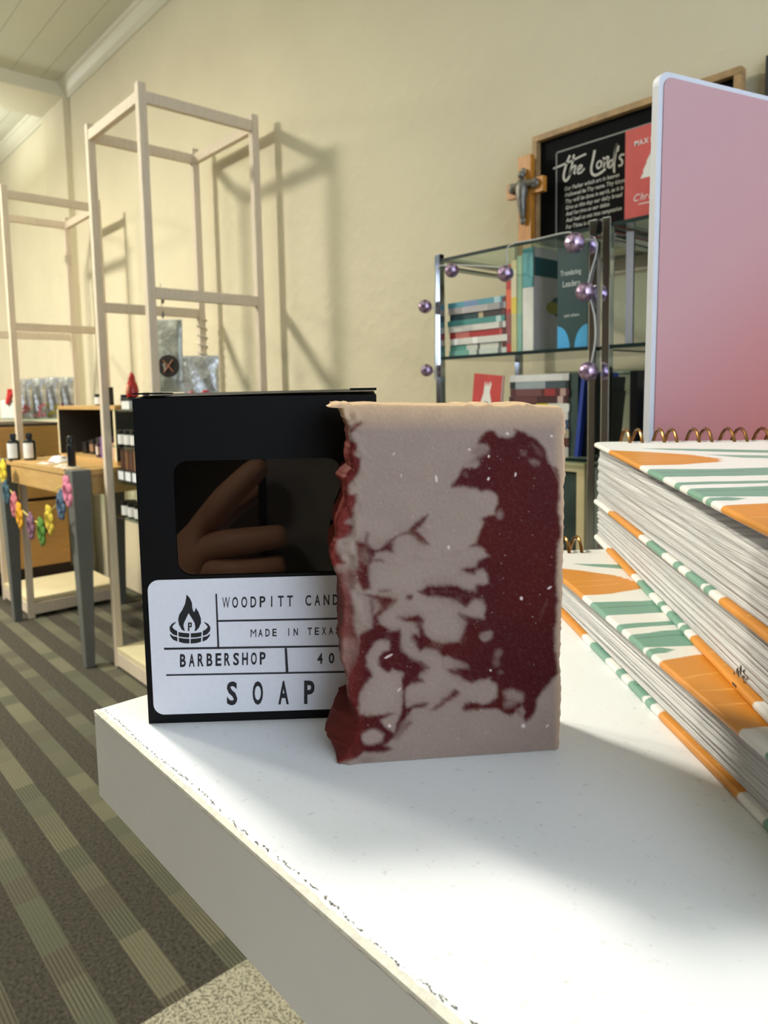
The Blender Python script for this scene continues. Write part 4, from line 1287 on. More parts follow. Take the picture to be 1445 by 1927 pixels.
for i, x in enumerate((-2.79, -2.75, -2.71)):
    t = thing('dropper_bottle', ('amber bottle with black dropper, leftmost on the hutch riser', 'amber bottle with black dropper, middle one on the hutch riser', 'amber bottle with black dropper, rightmost on the hutch riser')[i], 'bottle', (x, 1.112, zb + 0.068), 0, 'dropper bottles on the riser')
    b = MB(); b.lathe([(0.014, 0), (0.016, 0.002), (0.016, 0.045), (0.007, 0.052), (0.007, 0.056)], 16); b.build('bottle_body', CM((200, 150, 92), 0.2), t, smooth=True)
    b = MB(); b.lathe([(0.0085, 0.056), (0.0085, 0.068), (0.005, 0.072), (0.005, 0.092), (0.003, 0.096)], 12); b.build('dropper', BLACKGLOSS, t, smooth=True)
for i, x in enumerate((-3.19, -3.10, -3.02)):
    carton(('small black carton nearest the left end inside the hutch', 'small black carton with tan label inside the hutch', 'small black carton just left of the slim bottle inside the hutch')[i], x, 1.10, zb, 0.05, 0.04, 0.05 + 0.012 * i, (30, 29, 29), lab=((150, 118, 90), 0.2, 0.7) if i == 1 else None)

# candy pouches on the far rack's glass shelf
for i, (y, c, h) in enumerate(((0.918, (170, 96, 92), 0.178), (0.975, (214, 128, 140), 0.182), (1.035, (176, 168, 60), 0.186), (1.098, (138, 44, 104), 0.186))):
    pouch(('clear silver pouch of brownish pink sweets, nearest on the far rack shelf', 'clear silver pouch of pale pink sweets, second on the far rack shelf', 'clear silver pouch of yellow green sweets, third on the far rack shelf', 'clear silver pouch of purple sweets at the end of the far rack shelf')[i], -3.425, y + 0.0, 0.893, 0.062, h, math.radians(62), c, 'sweet pouches on the glass shelf', 0.03)
t = thing('gift_bag', 'white gift bag tied with red ribbon at the left edge of the far rack', 'bag', (-3.56, 0.90, 0.893), 0.5)
b = MB(); b.box(-0.05, 0.05, -0.025, 0.025, 0, 0.085); b.build('bag', CM((214, 222, 214), 0.4), t, bevel=0.006)
b = MB()
for a in (-0.5, 0.35):
    b.tube([(0.0, -0.026, 0.07), (0.02 * math.cos(a), -0.03, 0.10), (0.055 * math.sin(a + 0.9), -0.03, 0.135), (0.02, -0.03, 0.12), (0.0, -0.026, 0.072)], 0.011, 8)
b.build('ribbon_bow', CM((214, 62, 58), 0.4), t, smooth=True)

# drawer chest beyond the far rack
ch = thing('drawer_chest', 'tan wooden drawer chest beyond the far rack with dark gaps between drawers', 'chest', (-4.50, 0.70, 0))
b = MB(); b.box(0, 0.60, 0, 0.52, 0.055, 0.86); b.build('carcass', CM((58, 44, 32), 0.7), ch)
for z0, z1 in ((0.125, 0.462), (0.480, 0.845)):
    b = MB(); b.box(0.6002, 0.622, 0.008, 0.512, z0, z1); dr = b.build('drawer', TAN, ch, bevel=0.003)
    for y in (0.12, 0.40):
        b = MB(); b.lathe([(0.006, 0), (0.014, 0.012), (0.012, 0.02)], 12, lambda a, c, q: (0.622 + q, y + a, (z0 + z1) / 2 + 0.02 + c)); b.build('drawer_knob', CM((40, 32, 28), 0.4), dr, smooth=True)
for y in (0.04, 0.43):
    b = MB(); b.box(0.04, 0.58, y, y + 0.05, 0, 0.055); b.build('foot', CM((50, 38, 28), 0.7), ch)

# crochet garland along the table front
ga = thing('crochet_garland', 'garland of coloured crochet flowers hung across the front of the oak table', 'garland', (-3.30, 0.775, 0))
G = [(6, 888, (232, 208, 62)), (12, 925, (62, 94, 108)), (27, 950, (206, 120, 130)), (37, 970, (238, 170, 44)), (58, 990, (140, 100, 124)), (78, 1000, (92, 142, 56)), (93, 978, (222, 196, 70)), (115, 950, (88, 112, 140)), (127, 924, (236, 142, 170))]
gp = [at_y(a, c, 0.772) - np.array([-3.30, 0.775, 0]) for a, c, _ in G]
pts = [tuple(p + np.array([0, 0.006, 0.028])) for p in gp] + [(0.66, 0.006, 0.655)]
b = MB(); b.tube(smooth_path([(-0.05, 0.006, 0.66)] + pts, 5), 0.0022, 6); b.build('yarn', CM((214, 200, 110), 0.9), ga, smooth=True)
for i, (p, g) in enumerate(zip(gp, G)):
    b = MB(); r0 = 0.030
    tilt = (-0.3, 0.45, -0.35, 0.2, -0.2, 0.1, 0.25, -0.3, 0.35)[i]
    for k in range(7):
        a = 2 * math.pi * k / 7
        cx, cz = 0.026 * math.cos(a), 0.038 * math.sin(a)
        ct, st = math.cos(tilt), math.sin(tilt)
        b.ball((cx * ct - cz * st, 0, cx * st + cz * ct), 0.0175, 10, 8, (1, 0.4, 1.1))
    ring = [(0.018 * math.cos(a), -0.004, 0.026 * math.sin(a)) for a in [2 * math.pi * q / 12 for q in range(12)]]
    b.tube(ring, 0.007, 6, True)
    b.build('crochet_flower', M('yarn_%d' % i, g[2], 0.95, var=0.25, scale=300, bump=0.004, bscale=400), ga, smooth=True, loc=tuple(p))

# goods inside the near rack ---------------------------------------------------
Z1, Z2, Z3, Z4 = U1G
jar('short black jar beside the red candle on the near rack top glass', -2.500, 1.005, Z1, 0.022, 0.052, None, lab=False)
q = at_y(237, 745, 1.0)
t = thing('tray', 'low black tray under the red heart candle on the near rack', 'tray', (-2.435, 1.000, Z1))
b = MB(); b.box(-0.034, 0.034, -0.03, 0.03, 0, 0.030); b.build('tray_body', WHITEPAPER, t, bevel=0.002)
b = MB(); b.box(-0.036, 0.036, -0.032, 0.032, 0.0301, 0.040); b.build('tray_lid', BLACKGLOSS, t, bevel=0.001)
t = thing('candle_figure', 'glossy red heart shaped candle figure on the black tray', 'candle', (-2.440, 1.000, Z1 + 0.040))
b = MB(); b.lathe([(0.012, 0), (0.020, 0.004), (0.022, 0.025), (0.018, 0.045), (0.012, 0.060), (0.011, 0.072), (0.008, 0.082), (0.002, 0.088)], 18); b.build('figure_body', CM((176, 34, 32), 0.25), t, smooth=True)
b = MB(); b.ball((0.006, -0.018, 0.03), 0.012, 12, 8, (0.9, 0.5, 1.4)); b.ball((0.002, -0.010, 0.068), 0.006, 10, 8, (1, 0.6, 1)); b.build('pale_inlay', CM((226, 150, 120), 0.4), t, smooth=True)
jar('black candle jar with white label right of the red candle on the near rack', -2.325, 1.020, Z1, 0.030, 0.056, None)
pouch('grey pouch with a round dark badge hanging inside the near rack', -2.215, 1.035, Z1 + 0.055, 0.100, 0.235, 0.75, None, None, 0.04, M('grey_film', (170, 172, 160), 0.3, 0.35, var=0.3, scale=40, bump=0.004, bscale=50), 0.036)
t = thing('bead_string', 'beaded hanging cord above the badged pouch on the near rack', 'cord', (-2.2, 1.03, 0))
a0, a1 = at_y(303, 560, 1.03), at_y(309, 618, 1.03)
b = MB(); b.tube([(float(a0[0]) + 2.2, 0, 1.345), (float(a0[0]) + 2.2, 0, 1.30), (float(a1[0]) + 2.2, 0, float(a1[2]) - 0.03)], 0.0014, 6); b.build('cord', CM((190, 180, 150), 0.8), t)
for py in (565, 592):
    p = at_y(306, py, 1.03); b = MB(); b.ball((float(p[0]) + 2.2, 0, float(p[2])), 0.006, 10, 8, (0.9, 0.9, 2)); b.build('bead', CM((120, 116, 100), 0.4), t, smooth=True)
jar('small black jar in front of the badged pouch on the near rack', -2.200, 1.075, Z1, 0.020, 0.045, None, lab=False)
t = thing('moss_bowl', 'shallow bowl of brown moss beside the silver pouch on the near rack', 'bowl', (-2.20, 1.165, Z1))
b = MB(); b.lathe([(0.02, 0), (0.04, 0.012), (0.044, 0.024), (0.040, 0.024), (0.018, 0.006)], 20); b.build('bowl_body', CM((130, 120, 92), 0.6), t, smooth=True)
b = MB()
for k in range(12): b.ball((0.026 * math.cos(k * 2.4), 0.026 * math.sin(k * 2.4), 0.024 + 0.004 * (k % 3)), 0.011, 8, 6)
tag(b.build('moss', CM((120, 108, 74), 0.9), t, smooth=True), kind='stuff')
pouch('wide silver pouch with pink print standing at the back of the near rack', -2.345, 1.215, Z1, 0.128, 0.185, 0.95, (176, 60, 66), None, 0.03)
t = thing('ribbon', 'pale ribbon wound down the back left post of the near rack', 'ribbon', (-2.55, 1.33, 0))
b = MB(); hp_ = []
for k in range(121):
    a = 2 * math.pi * k / 12
    hp_.append((0.0 + 0.021 * math.cos(a), 0.0 + 0.021 * math.sin(a), 1.275 - 0.0028 * k))
b.tube(hp_, 0.0032, 6); b.build('ribbon_spiral', CM((226, 220, 200), 0.6), t, smooth=True)
rows = [(Z2, 3, 0.048, 0.046, 'upper'), (Z4, 3, 0.048, 0.046, 'lowest')]
names = ['leftmost', 'middle', 'rightmost']
for z, n, w_, h_, nm in rows:
    for i in range(n):
        jar('black lidded candle with white label, %s on the %s goods shelf of the near rack' % (names[i], nm), -2.497 + i * 0.056, 0.99, z, 0.0255, 0.056, 'white labelled candles on the near rack')
for i in range(3):
    carton('black soap carton with white label, %s on the third glass shelf of the near rack' % names[i], -2.492 + i * 0.062, 0.99, Z3, 0.056, 0.05, 0.040, (30, 29, 29), 'white labelled cartons on the near rack', ((226, 228, 232), 0.12, 0.88))
for i in range(4):
    b = MB(); b.box(-0.016, 0.016, -0.03, 0.03, 0, 0.072)
    o_ = b.build('soap_slab', M('slab_%d' % i, ((70, 40, 26), (116, 78, 48), (84, 50, 32), (128, 92, 60))[i], 0.5, var=0.25, scale=30), None, bevel=0.002, loc=(-2.500 + i * 0.038, 1.005, Z3 + 0.0401))
    tag(o_, ('dark brown soap slab at the left of the upright slabs on the near rack', 'light brown soap slab, second of the upright slabs on the near rack', 'mid brown soap slab, third of the upright slabs on the near rack', 'tan soap slab at the right of the upright slabs on the near rack')[i], 'soap', 'upright soap slabs on the near rack')
carton('grey green display block standing behind the upper candles of the near rack', -2.385, 1.16, Z2, 0.27, 0.05, 0.11, (128, 128, 112))
carton('square black carton standing behind the lowest candles of the near rack', -2.455, 1.08, Z4, 0.072, 0.05, 0.105, (38, 38, 36))

# ================================================================ GLASS SHELF UNITS ON THE RIGHT
YF, YB = 1.08, 1.358
XL, XN1, XN2 = -1.0500, -0.6870, -0.6620
ZG = (1.246, 1.047, 0.853, 0.62, 0.35)


def etagere(label, x0, x1, posts):
    t = thing('glass_shelf_unit', label, 'shelf', (x0, YF, 0), 0, 'chrome and glass shelf units')
    w, d, p = x1 - x0, YB - YF, 0.0145
    for (x, y) in ((0, 0), (w - p, 0), (0, d - p), (w - p, d - p)):
        b = MB(); b.box(x, x + p, y, y + p, 0, ZG[0] + 0.010); b.build('post', CHROME, t, bevel=0.0012)
    for z in ZG:
        b = MB(); b.cur = 0; b.box(p * 0.5, w - p * 0.5, 0.003, d - 0.003, z - 0.0065, z)
        me = b.build('glass_shelf', [GLASS, GLASSEDGE], t).data
        for pl in me.polygons: pl.material_index = 0 if abs(pl.normal.z) > 0.5 else 1
    for z in (ZG[0], ZG[2], ZG[4]):
        for x in (p / 2, w - p / 2):
            b = MB(); b.tube([(x, p, z - 0.016), (x, d - p, z - 0.016)], 0.0055, 10); b.build('side_rail', CHROME, t, smooth=True)
    for z in (1.005, 0.60):
        b = MB(); b.tube([(p, d - p / 2, z), (w - p, d - p / 2, z)], 0.006, 10); b.build('rear_rail', CHROME, t, smooth=True)
    return t


etagere('chrome and glass shelf unit with the book piles and lilac bead garland', XL, XN1 + 0.0145, 0)
etagere('chrome and glass shelf unit holding the black bag, partly hidden by the pink notebook', XN2 - 0.0, XN2 + 0.44, 0)

# lilac bead garland
bg = thing('bead_garland', 'string of lilac glitter balls draped on the front of the glass shelf unit', 'garland', (-0.9, 1.06, 1.0))
pts = [(803, 697, 13), (800, 577, 14), (850, 509, 14), (951, 515, 15), (1081, 457, 17), (1101, 550, 16), (1107, 699, 16)]
gp = []
for px, py, r in pts:
    p = at_y(px, py, 1.060); gp.append((p - np.array([-0.9, 1.06, 1.0]), r * 1.04 / F * 1.30))
gl = lambda px, py, y=1.0765: at_y(px, py, y) - np.array([-0.9, 1.06, 1.0])
path = [gl(*q) for q in ((818, 715), (818, 700), (819, 640), (819, 580), (820, 530), (822, 503), (850, 499), (900, 500), (951, 500), (956, 463), (1010, 450), (1072, 437), (1080, 452), (1120, 452), (1121, 480), (1112, 512), (1106, 545), (1118, 590), (1120, 640), (1112, 685))]
b = MB(); b.tube(smooth_path([tuple(q) for q in path], 3), 0.0013, 6)
for (p, r), q in zip(gp, ((819, 700), (819, 580), (850, 499), (951, 500), (1080, 452), (1106, 540), (1112, 688))): b.tube([tuple(gl(*q)), tuple(p)], 0.0013, 6)
b.build('string', CM((200, 200, 196), 0.4), bg)
for p, r in gp:
    b = MB(); b.ball((0, 0, 0), r, 20, 14); b.build('glitter_ball', GLITTER, bg, loc=tuple(p))


# books
def book(label, H, D, T, rgb, bands=(), loc=(0, 0, 0), rot=(0, 0, 0), group=None, front=None, name='book', hard=0.0022):
    """lying book: spine along +x facing -y, thickness up; bands colour parts of the spine"""
    t = thing(name, label, 'book', loc, 0, group, rot)
    segs = sorted(bands); cuts = [0.0]
    mats = [CM(rgb, 0.4)]; b = MB()
    b.box(0, H, 0, D, 0, hard); b.box(0, H, 0, D, T - hard, T)
    x = 0.0
    for s0, s1, c in segs:
        if s0 > x: b.cur = 0; b.box(x * H, s0 * H, 0, hard, hard, T - hard)
        if CM(c, 0.4) not in mats: mats.append(CM(c, 0.4))
        b.cur = mats.index(CM(c, 0.4)); b.box(s0 * H, s1 * H, -0.0003, hard, 0.0, T)
        x = s1
    b.cur = 0
    if x < 1: b.box(x * H, H, 0, hard, hard, T - hard)
    b.build('cover', mats, t)
    b = MB(); b.box(0.002, H - 0.002, hard, D - 0.002, hard, T - hard); b.build('page_block', CM((226, 218, 198), 0.8), t)
    return t


ST = [((86, 158, 172), 0.0145, ((0.82, 0.92, (176, 208, 214)), (0.3, 0.55, (120, 150, 190)))), ((168, 162, 160), 0.0165, ((0.9, 0.96, (110, 110, 120)), (0.25, 0.7, (190, 184, 182)))), ((22, 58, 62), 0.0155, ((0.52, 0.60, (200, 180, 140)), (0.6, 0.96, (60, 48, 40)))), ((74, 146, 138), 0.0150, ((0.86, 0.94, (190, 216, 212)),)), ((222, 218, 208), 0.0155, ((0.25, 0.45, (200, 196, 188)), (0.9, 0.96, (150, 148, 142)))), ((176, 42, 36), 0.0165, ((0.1, 0.36, (198, 104, 92)), (0.88, 0.97, (206, 96, 84)))), ((222, 220, 210), 0.0165, ((0.08, 0.14, (250, 250, 246)), (0.42, 0.5, (250, 250, 246)))), ((214, 214, 200), 0.0145, ((0.0, 0.3, (92, 160, 140)), (0.5, 0.54, (90, 96, 90)), (0.86, 0.9, (90, 96, 90)))), ((206, 214, 202), 0.0145, ((0.0, 0.36, (120, 180, 164)), (0.5, 0.54, (90, 96, 90)), (0.86, 0.92, (120, 124, 120))))]
SL = ['light blue book lying on top of the left book pile', 'grey book second from the top of the left book pile', 'dark green and black book third from the top of the left pile', 'teal book fourth from the top of the left book pile', 'white book directly above the red one in the left pile', 'red book lying in the middle of the left book pile', 'white book directly beneath the red one in the left pile', 'white and green book second from the bottom of the left pile', 'white and green book at the very bottom of the left pile']
z = ZG[1]
tot = sum(s[1] for s in ST); kz = (1.1555 - ZG[1]) / tot
jr = random.Random(8)
for i in range(len(ST) - 1, -1, -1):
    c, T, bands = ST[i]; T *= kz * 0.985
    dx = (-0.004, -0.001, 0.0, -0.004, -0.002, 0.0, 0.002, 0.0, 0.0)[i]
    book(SL[i], 0.150, 0.105, T, c, bands, (-1.0285 + dx, 1.098 + jr.uniform(0, 0.004), z + 0.0002), (0, 0, 0), 'books in the left pile')
    z += T + 0.0003


def upright(label, px0, px1, H, D, rgb, bands, zs, y=1.10, front=None, group='upright books on the upper glass shelf', lean=0.0):
    """standing book; spine faces -y, height up"""
    a = at_y(px0, 600, y); c = at_y(px1, 600, y); T = max(0.006, float(c[0] - a[0]))
    # local x -> up, local z -> -x ... rotate about y by -90 degrees
    return book(label, H, D, T * 0.98, rgb, bands, (float(c[0]), y, zs + 0.0003), (0, math.radians(-90) + lean, 0), group)


zs = ZG[1]
upright('dark red book standing against the right end of the left pile', 944, 951, 0.107, 0.12, (96, 46, 44), ((0.5, 0.6, (120, 66, 60)),), zs)
upright('red and orange book standing beside the dark red one', 952, 962, 0.165, 0.12, (190, 58, 48), ((0.5, 0.72, (226, 106, 66)), (0.1, 0.45, (150, 84, 82))), zs)
upright('yellow and cream book standing beside the orange one', 962, 972, 0.172, 0.12, (204, 196, 140), ((0.42, 0.6, (226, 200, 84)), (0.6, 0.9, (224, 214, 180))), zs)
upright('pale green narrow book standing beside the yellow one', 973, 982, 0.178, 0.12, (150, 184, 148), ((0.0, 0.4, (132, 178, 160)),), zs)
wb = upright('white book with teal top and portrait cover standing beside the green one', 983, 1003, 0.189, 0.14, (226, 224, 214), ((0.62, 1.0, (92, 164, 166)),), zs)
# its cover faces right: printed band and spot
b = MB(); T_ = 0.0
def cvr(s0, s1, y0, y1, h=0.0006): return (s0, s1, y0, y1, -h, 0.0)
b.box(0.0, 0.189, 0.002, 0.10, -0.0005, 0.0); b.build('front_print', CM((164, 158, 154), 0.4), wb)
b = MB(); b.box(0.138, 0.172, 0.003, 0.099, -0.0009, -0.0005); b.prism(ellipse(0.085, 0.075, 0.018, 0.022), -0.0009, -0.0005); b.build('cover_band', [CM((20, 66, 72), 0.4)], wb)
b = MB(); b.prism(ellipse(0.082, 0.062, 0.012, 0.022), -0.0012, -0.0009); b.build('cover_spot', CM((124, 116, 50), 0.5), wb)
# dark teal book, cover towards the room
tx0 = float(at_y(1049, 600, 1.10)[0]); tw = 0.062
tb_ = thing('book', 'dark teal book with white title standing face out by the front post', 'book', (tx0, 1.10, zs + 0.0003), 0, 'upright books on the upper glass shelf')
b = MB(); b.box(0, tw, 0, 0.0022, 0, 0.178); b.box(0, tw, 0.0178, 0.02, 0, 0.178); b.box(0, 0.0022, 0.0022, 0.0178, 0, 0.178); b.build('cover', CM((34, 66, 66), 0.4), tb_)
b = MB(); b.box(0.0022, tw - 0.002, 0.0022, 0.0178, 0.002, 0.176); b.build('page_block', CM((220, 214, 200), 0.8), tb_)
b = MB(); f_ = lambda a, c: (a, -0.0004, c)
write_line(b, 'Translating', 0.006, 0.128, 0.013, f_, 0.01, squeeze=0.72)
write_line(b, 'Leaders', 0.011, 0.108, 0.015, f_, 0.01, squeeze=0.75)
write_line(b, 'and others', 0.014, 0.055, 0.008, f_, 0.008, squeeze=0.9)
b.build('cover_title', CM((196, 206, 204), 0.6), tb_)
b = MB(); b.flat([(0, 0)] + [(0.026 * (1 - math.cos(a)) if False else 0.026 * math.sin(a), 0.040 * math.cos(a)) for a in np.linspace(0, math.pi / 2, 10)], f_)
b.flat([(tw, 0)] + [(tw - 0.026 * math.sin(a), 0.040 * math.cos(a)) for a in np.linspace(0, math.pi / 2, 10)], f_)
b.build('cover_print', CM((72, 168, 222), 0.4), tb_)
# slim grey book in the second unit
gx = float(at_y(1140, 600, 1.11)[0])
t = thing('book', 'grey backed book with dark edge standing on the second glass unit', 'book', (XN2 + 0.022, 1.118, zs + 0.0003), math.radians(29))
b = MB(); b.box(0.0, 0.0118, 0, 0.0015, 0, 0.187); b.box(0.0, 0.0012, 0.0015, 0.058, 0, 0.187); b.build('cover', CM((176, 170, 168), 0.5), t)
b = MB(); b.box(0.0119, 0.0136, 0, 0.058, 0, 0.188); b.build('back_cover', CM((26, 28, 30), 0.4), t)
b = MB(); b.box(0.0013, 0.0118, 0.0016, 0.056, 0.002, 0.185); b.build('page_block', CM((222, 214, 200), 0.8), t)

# lower shelf books
zl = ZG[2]
LST = [((206, 206, 204), 0.0125, ((0.1, 0.9, (216, 216, 214)),)), ((34, 40, 46), 0.0135, ((0.1, 0.62, (150, 160, 164)), (0.62, 0.95, (70, 84, 90)))), ((84, 40, 40), 0.0135, ((0.1, 0.55, (112, 70, 68)), (0.6, 0.78, (150, 50, 48)), (0.86, 0.95, (180, 150, 140)))), ((70, 34, 34), 0.0130, ((0.1, 0.5, (98, 56, 54)), (0.84, 0.93, (196, 170, 160)))), ((60, 62, 62), 0.0150, ((0.0, 0.08, (180, 180, 174)), (0.46, 0.66, (196, 190, 40)), (0.66, 1.0, (216, 216, 206)))), ((210, 210, 200), 0.0140, ((0.0, 0.3, (190, 190, 180)),)), ((70, 90, 120), 0.0160, ()), ((160, 150, 130), 0.0160, ()), ((90, 50, 46), 0.0160, ()), ((190, 186, 176), 0.0170, ())]
LL = ['white book lying on top of the lower book pile', 'charcoal book with pale spine lettering second in the lower pile', 'dark maroon book third from the top of the lower pile', 'dark maroon book directly above the yellow banded one', 'black and white book with a yellow band in the lower pile', 'white book directly under the yellow banded one', 'slate blue book in the lower pile behind the soap', 'tan book in the lower pile behind the soap', 'rust brown book in the lower pile behind the soap', 'pale grey book at the bottom of the lower pile']
tot = sum(s[1] for s in LST); kz = (1.0025 - zl) / tot
z = zl
for i in range(len(LST) - 1, -1, -1):
    c, T, bands = LST[i]; T *= kz * 0.985
    book(LL[i], 0.132, 0.10, T, c, bands, (-0.872 + jr.uniform(-0.002, 0.002), 1.10 + jr.uniform(0, 0.003), z + 0.0002), (0, 0, 0), 'books in the lower pile')
    z += T + 0.0003
rb = thing('booklet', 'small red booklet with a white figure leaning beside the lower book pile', 'book', (-0.976, 1.098, zl + 0.0004), 0, None, (0, math.radians(6), 0))
b = MB(); b.box(0, 0.072, 0, 0.001, 0, 0.158); b.box(0, 0.072, 0.007, 0.008, 0, 0.158); b.box(0, 0.001, 0.001, 0.007, 0, 0.158); b.build('cover', RED, rb)
b = MB(); b.box(0.001, 0.071, 0.0011, 0.0069, 0.001, 0.157); b.build('page_block', CM((226, 218, 198), 0.8), rb)
b = MB(); b.flat([(0.020, 0.092), (0.026, 0.088), (0.036, 0.087), (0.046, 0.089), (0.052, 0.096), (0.048, 0.112), (0.044, 0.124), (0.047, 0.140), (0.044, 0.146), (0.041, 0.134), (0.038, 0.145), (0.034, 0.134), (0.031, 0.146), (0.029, 0.132), (0.028, 0.120), (0.023, 0.104)], lambda a, c: (a, -0.0004, c)); b.build('cover_figure', TREEWHITE, rb)
b = MB(); b.flat(ellipse(0.037, 0.100, 0.007, 0.005), lambda a, c: (a, -0.0008, c)); b.build('figure_face', CM((130, 130, 126), 0.5), rb)


def slanted(label, x, y, H, T, D, rgb, lean):
    t = thing('book', label, 'book', (x, y, zl + 0.0006 + (0.0010 if lean else 0)), 0, 'upright books on the lower glass shelf', (0, lean, 0))
    b = MB(); b.box(0, 0.002, 0, D, 0, H); b.box(T - 0.002, T, 0, D, 0, H); b.box(0.002, T - 0.002, 0, 0.002, 0, H); b.build('cover', CM(rgb, 0.4), t)
    b = MB(); b.box(0.002, T - 0.002, 0.002, D - 0.002, 0.002, H - 0.002); b.build('page_block', CM((222, 214, 196), 0.8), t)
    return t


slanted('dark green book standing right of the lower pile', -0.7385, 1.104, 0.150, 0.0165, 0.11, (58, 76, 72), 0)
slanted('blue book leaning against the dark green one on the lower shelf', -0.7210, 1.092, 0.150, 0.007, 0.11, (44, 66, 150), math.radians(5.5))
slanted('black book leaning beside the blue one on the lower shelf', -0.7130, 1.104, 0.142, 0.007, 0.11, (22, 24, 30), math.radians(5.5))
slanted('navy black book leaning nearest the front post on the lower shelf', -0.7050, 1.110, 0.116, 0.0045, 0.10, (30, 32, 40), math.radians(5.5))
# framed print standing low in the first unit
fp = thing('framed_print', 'cream framed dark print standing under the lower glass shelf', 'picture', (-0.80, 1.10, ZG[3] + 0.0005))
b = MB(); fw_, fh_ = 0.095, 0.222
for a in ((0, fw_, 0, 0.016), (0, fw_, fh_ - 0.016, fh_), (0, 0.016, 0.016, fh_ - 0.016), (fw_ - 0.016, fw_, 0.016, fh_ - 0.016)): b.box(a[0], a[1], 0, 0.014, a[2], a[3])
b.build('frame', CM((206, 190, 148), 0.5), fp)
b = MB(); b.box(0.016, fw_ - 0.016, 0.006, 0.010, 0.016, fh_ - 0.016); b.build('print', M('dark_print', (44, 58, 52), 0.4, var=0.6, scale=14), fp)
t = thing('gift_tin', 'red and tan tin on the lowest visible glass shelf behind the planners', 'tin', (-0.715, 1.13, ZG[3]))
b = MB(); b.box(-0.012, 0.016, 0, 0.06, 0, 0.05); b.build('tin_body', CM((150, 84, 66), 0.4), t, bevel=0.002)
b = MB(); b.box(-0.013, 0.017, -0.001, 0.061, 0.0501, 0.062); b.build('tin_lid', CM((120, 34, 30), 0.4), t, bevel=0.001)

# black furry bag on the second unit
bg2 = thing('handbag', 'black furry handbag slumped on the second glass unit behind the pink notebook', 'bag', (-0.55, 1.21, zl))
FUR = M('black_fur', (42, 40, 38), 0.9, var=0.6, scale=60, bump=0.012, bscale=140)
b = MB(); n, k = 28, 16; vs = []
for j in range(k + 1):
    v_ = j / k
    for i in range(n):
        a = 2 * math.pi * i / n
        ex = 0.55
        cx, sx_ = math.cos(a), math.sin(a)
        rx = 0.088 * (abs(cx) ** ex) * (1 if cx > 0 else -1); ry = 0.075 * (abs(sx_) ** ex) * (1 if sx_ > 0 else -1)
        pr_ = (1 - max(0, v_ - 0.45) ** 2 * 2.2) * (0.9 + 0.1 * math.sin(3 * a + 2 * v_)) * (0.001 + min(1, v_ * 8)) ** 0.15
        top_ = 1.0 if j < k else 0.15
        vs.append((rx * pr_ * top_, ry * pr_ * top_, v_ * (0.118 + 0.010 * math.sin(a * 2 + 0.5) * v_)))
fs = [(j * n + i, j * n + (i + 1) % n, (j + 1) * n + (i + 1) % n, (j + 1) * n + i) for j in range(k) for i in range(n)] + [tuple(range(n)), tuple(k * n + i for i in range(n))]
b.add(vs, fs); b.build('bag_body', FUR, bg2, smooth=True)
b = MB(); b.tube(smooth_path([(-0.055, -0.02, 0.10), (-0.045, -0.01, 0.145), (0.0, 0, 0.162), (0.045, 0.01, 0.145), (0.055, 0.02, 0.10)], 5), 0.006, 8); b.build('handle', CM((26, 25, 24), 0.6), bg2, smooth=True)
b = MB(); b.box(-0.640, -0.600, 1.11, 1.125, zl + 0.0005, zl + 0.152)
t = thing('folder', 'black folder standing beside the furry handbag', 'folder', (-0.628, 1.115, zl + 0.0005))
b = MB(); b.box(0, 0.003, 0, 0.12, 0, 0.150); b.box(0.011, 0.014, 0, 0.12, 0, 0.150); b.box(0.003, 0.011, 0, 0.003, 0, 0.150); b.build('cover', BLACKGLOSS, t)
b = MB(); b.box(0.003, 0.011, 0.003, 0.117, 0.002, 0.146); b.build('sheets', CM((190, 186, 178), 0.8), t)
# black box things on top of the second unit
t = thing('storage_case', 'flat black case lying on top of the second glass unit below the sign', 'case', (-0.60, 1.15, ZG[0]))
b = MB(); b.box(0, 0.33, 0, 0.13, 0.0, 0.030); b.build('case_body', BLACKGLOSS, t, bevel=0.004)
b = MB(); b.box(-0.002, 0.332, -0.002, 0.132, 0.0301, 0.038); b.build('case_lid', CM((30, 32, 38), 0.25), t, bevel=0.002)
b = MB(); b.box(0.05, 0.10, -0.006, -0.002, 0.024, 0.034); b.build('latch', CHROME, t)

# ================================================================ WALL THINGS
YS = 1.376
def sp(px, py): 
    p = at_y(px, py, YS); return (float(p[0]), float(p[2]))
s_tl = sp(1010, 265); s_tr = sp(1402, 148)
sx0, sx1 = s_tl[0], s_tr[0]; sz1 = 1.540; sz0 = ZG[0] + 0.0005
sg = thing('framed_sign', 'black framed prayer sign with white brush lettering standing on the glass units', 'sign', (sx0, YS, sz0))
Wd, Hd = sx1 - sx0, sz1 - sz0; fr_ = 0.013
b = MB(); b.box(0, Wd, -0.018, 0.004, Hd - fr_, Hd); b.box(0, Wd, -0.018, 0.004, 0, fr_); b.box(0, fr_, -0.018, 0.004, fr_, Hd - fr_); b.box(Wd - fr_, Wd, -0.018, 0.004, fr_, Hd - fr_)
b.build('frame', FRAMEWOOD, sg, bevel=0.001)
b = MB(); b.box(fr_, Wd - fr_, -0.004, 0.003, fr_, Hd - fr_); pn = b.build('panel', PANELBLACK, sg)
YP = YS - 0.0046
def sg_fn(px, py):
    p = at_y(940 + px * 0.22145, 170 + py * 0.22145, YP); return (float(p[0]) - sx0, -0.0046, float(p[2]) - sz0)
b = MB()
def stroke(pts, w=18, k=4):
    loc = [sg_fn(*p) for p in smooth_path(pts, k)]
    ribbon(b, [(p[0], p[2]) for p in loc], w * 0.22145 / F * 1.8, lambda a, c: (a, -0.0046, c))
stroke([(598, 552), (570, 620), (548, 700), (545, 745), (560, 770), (585, 745), (602, 700)])
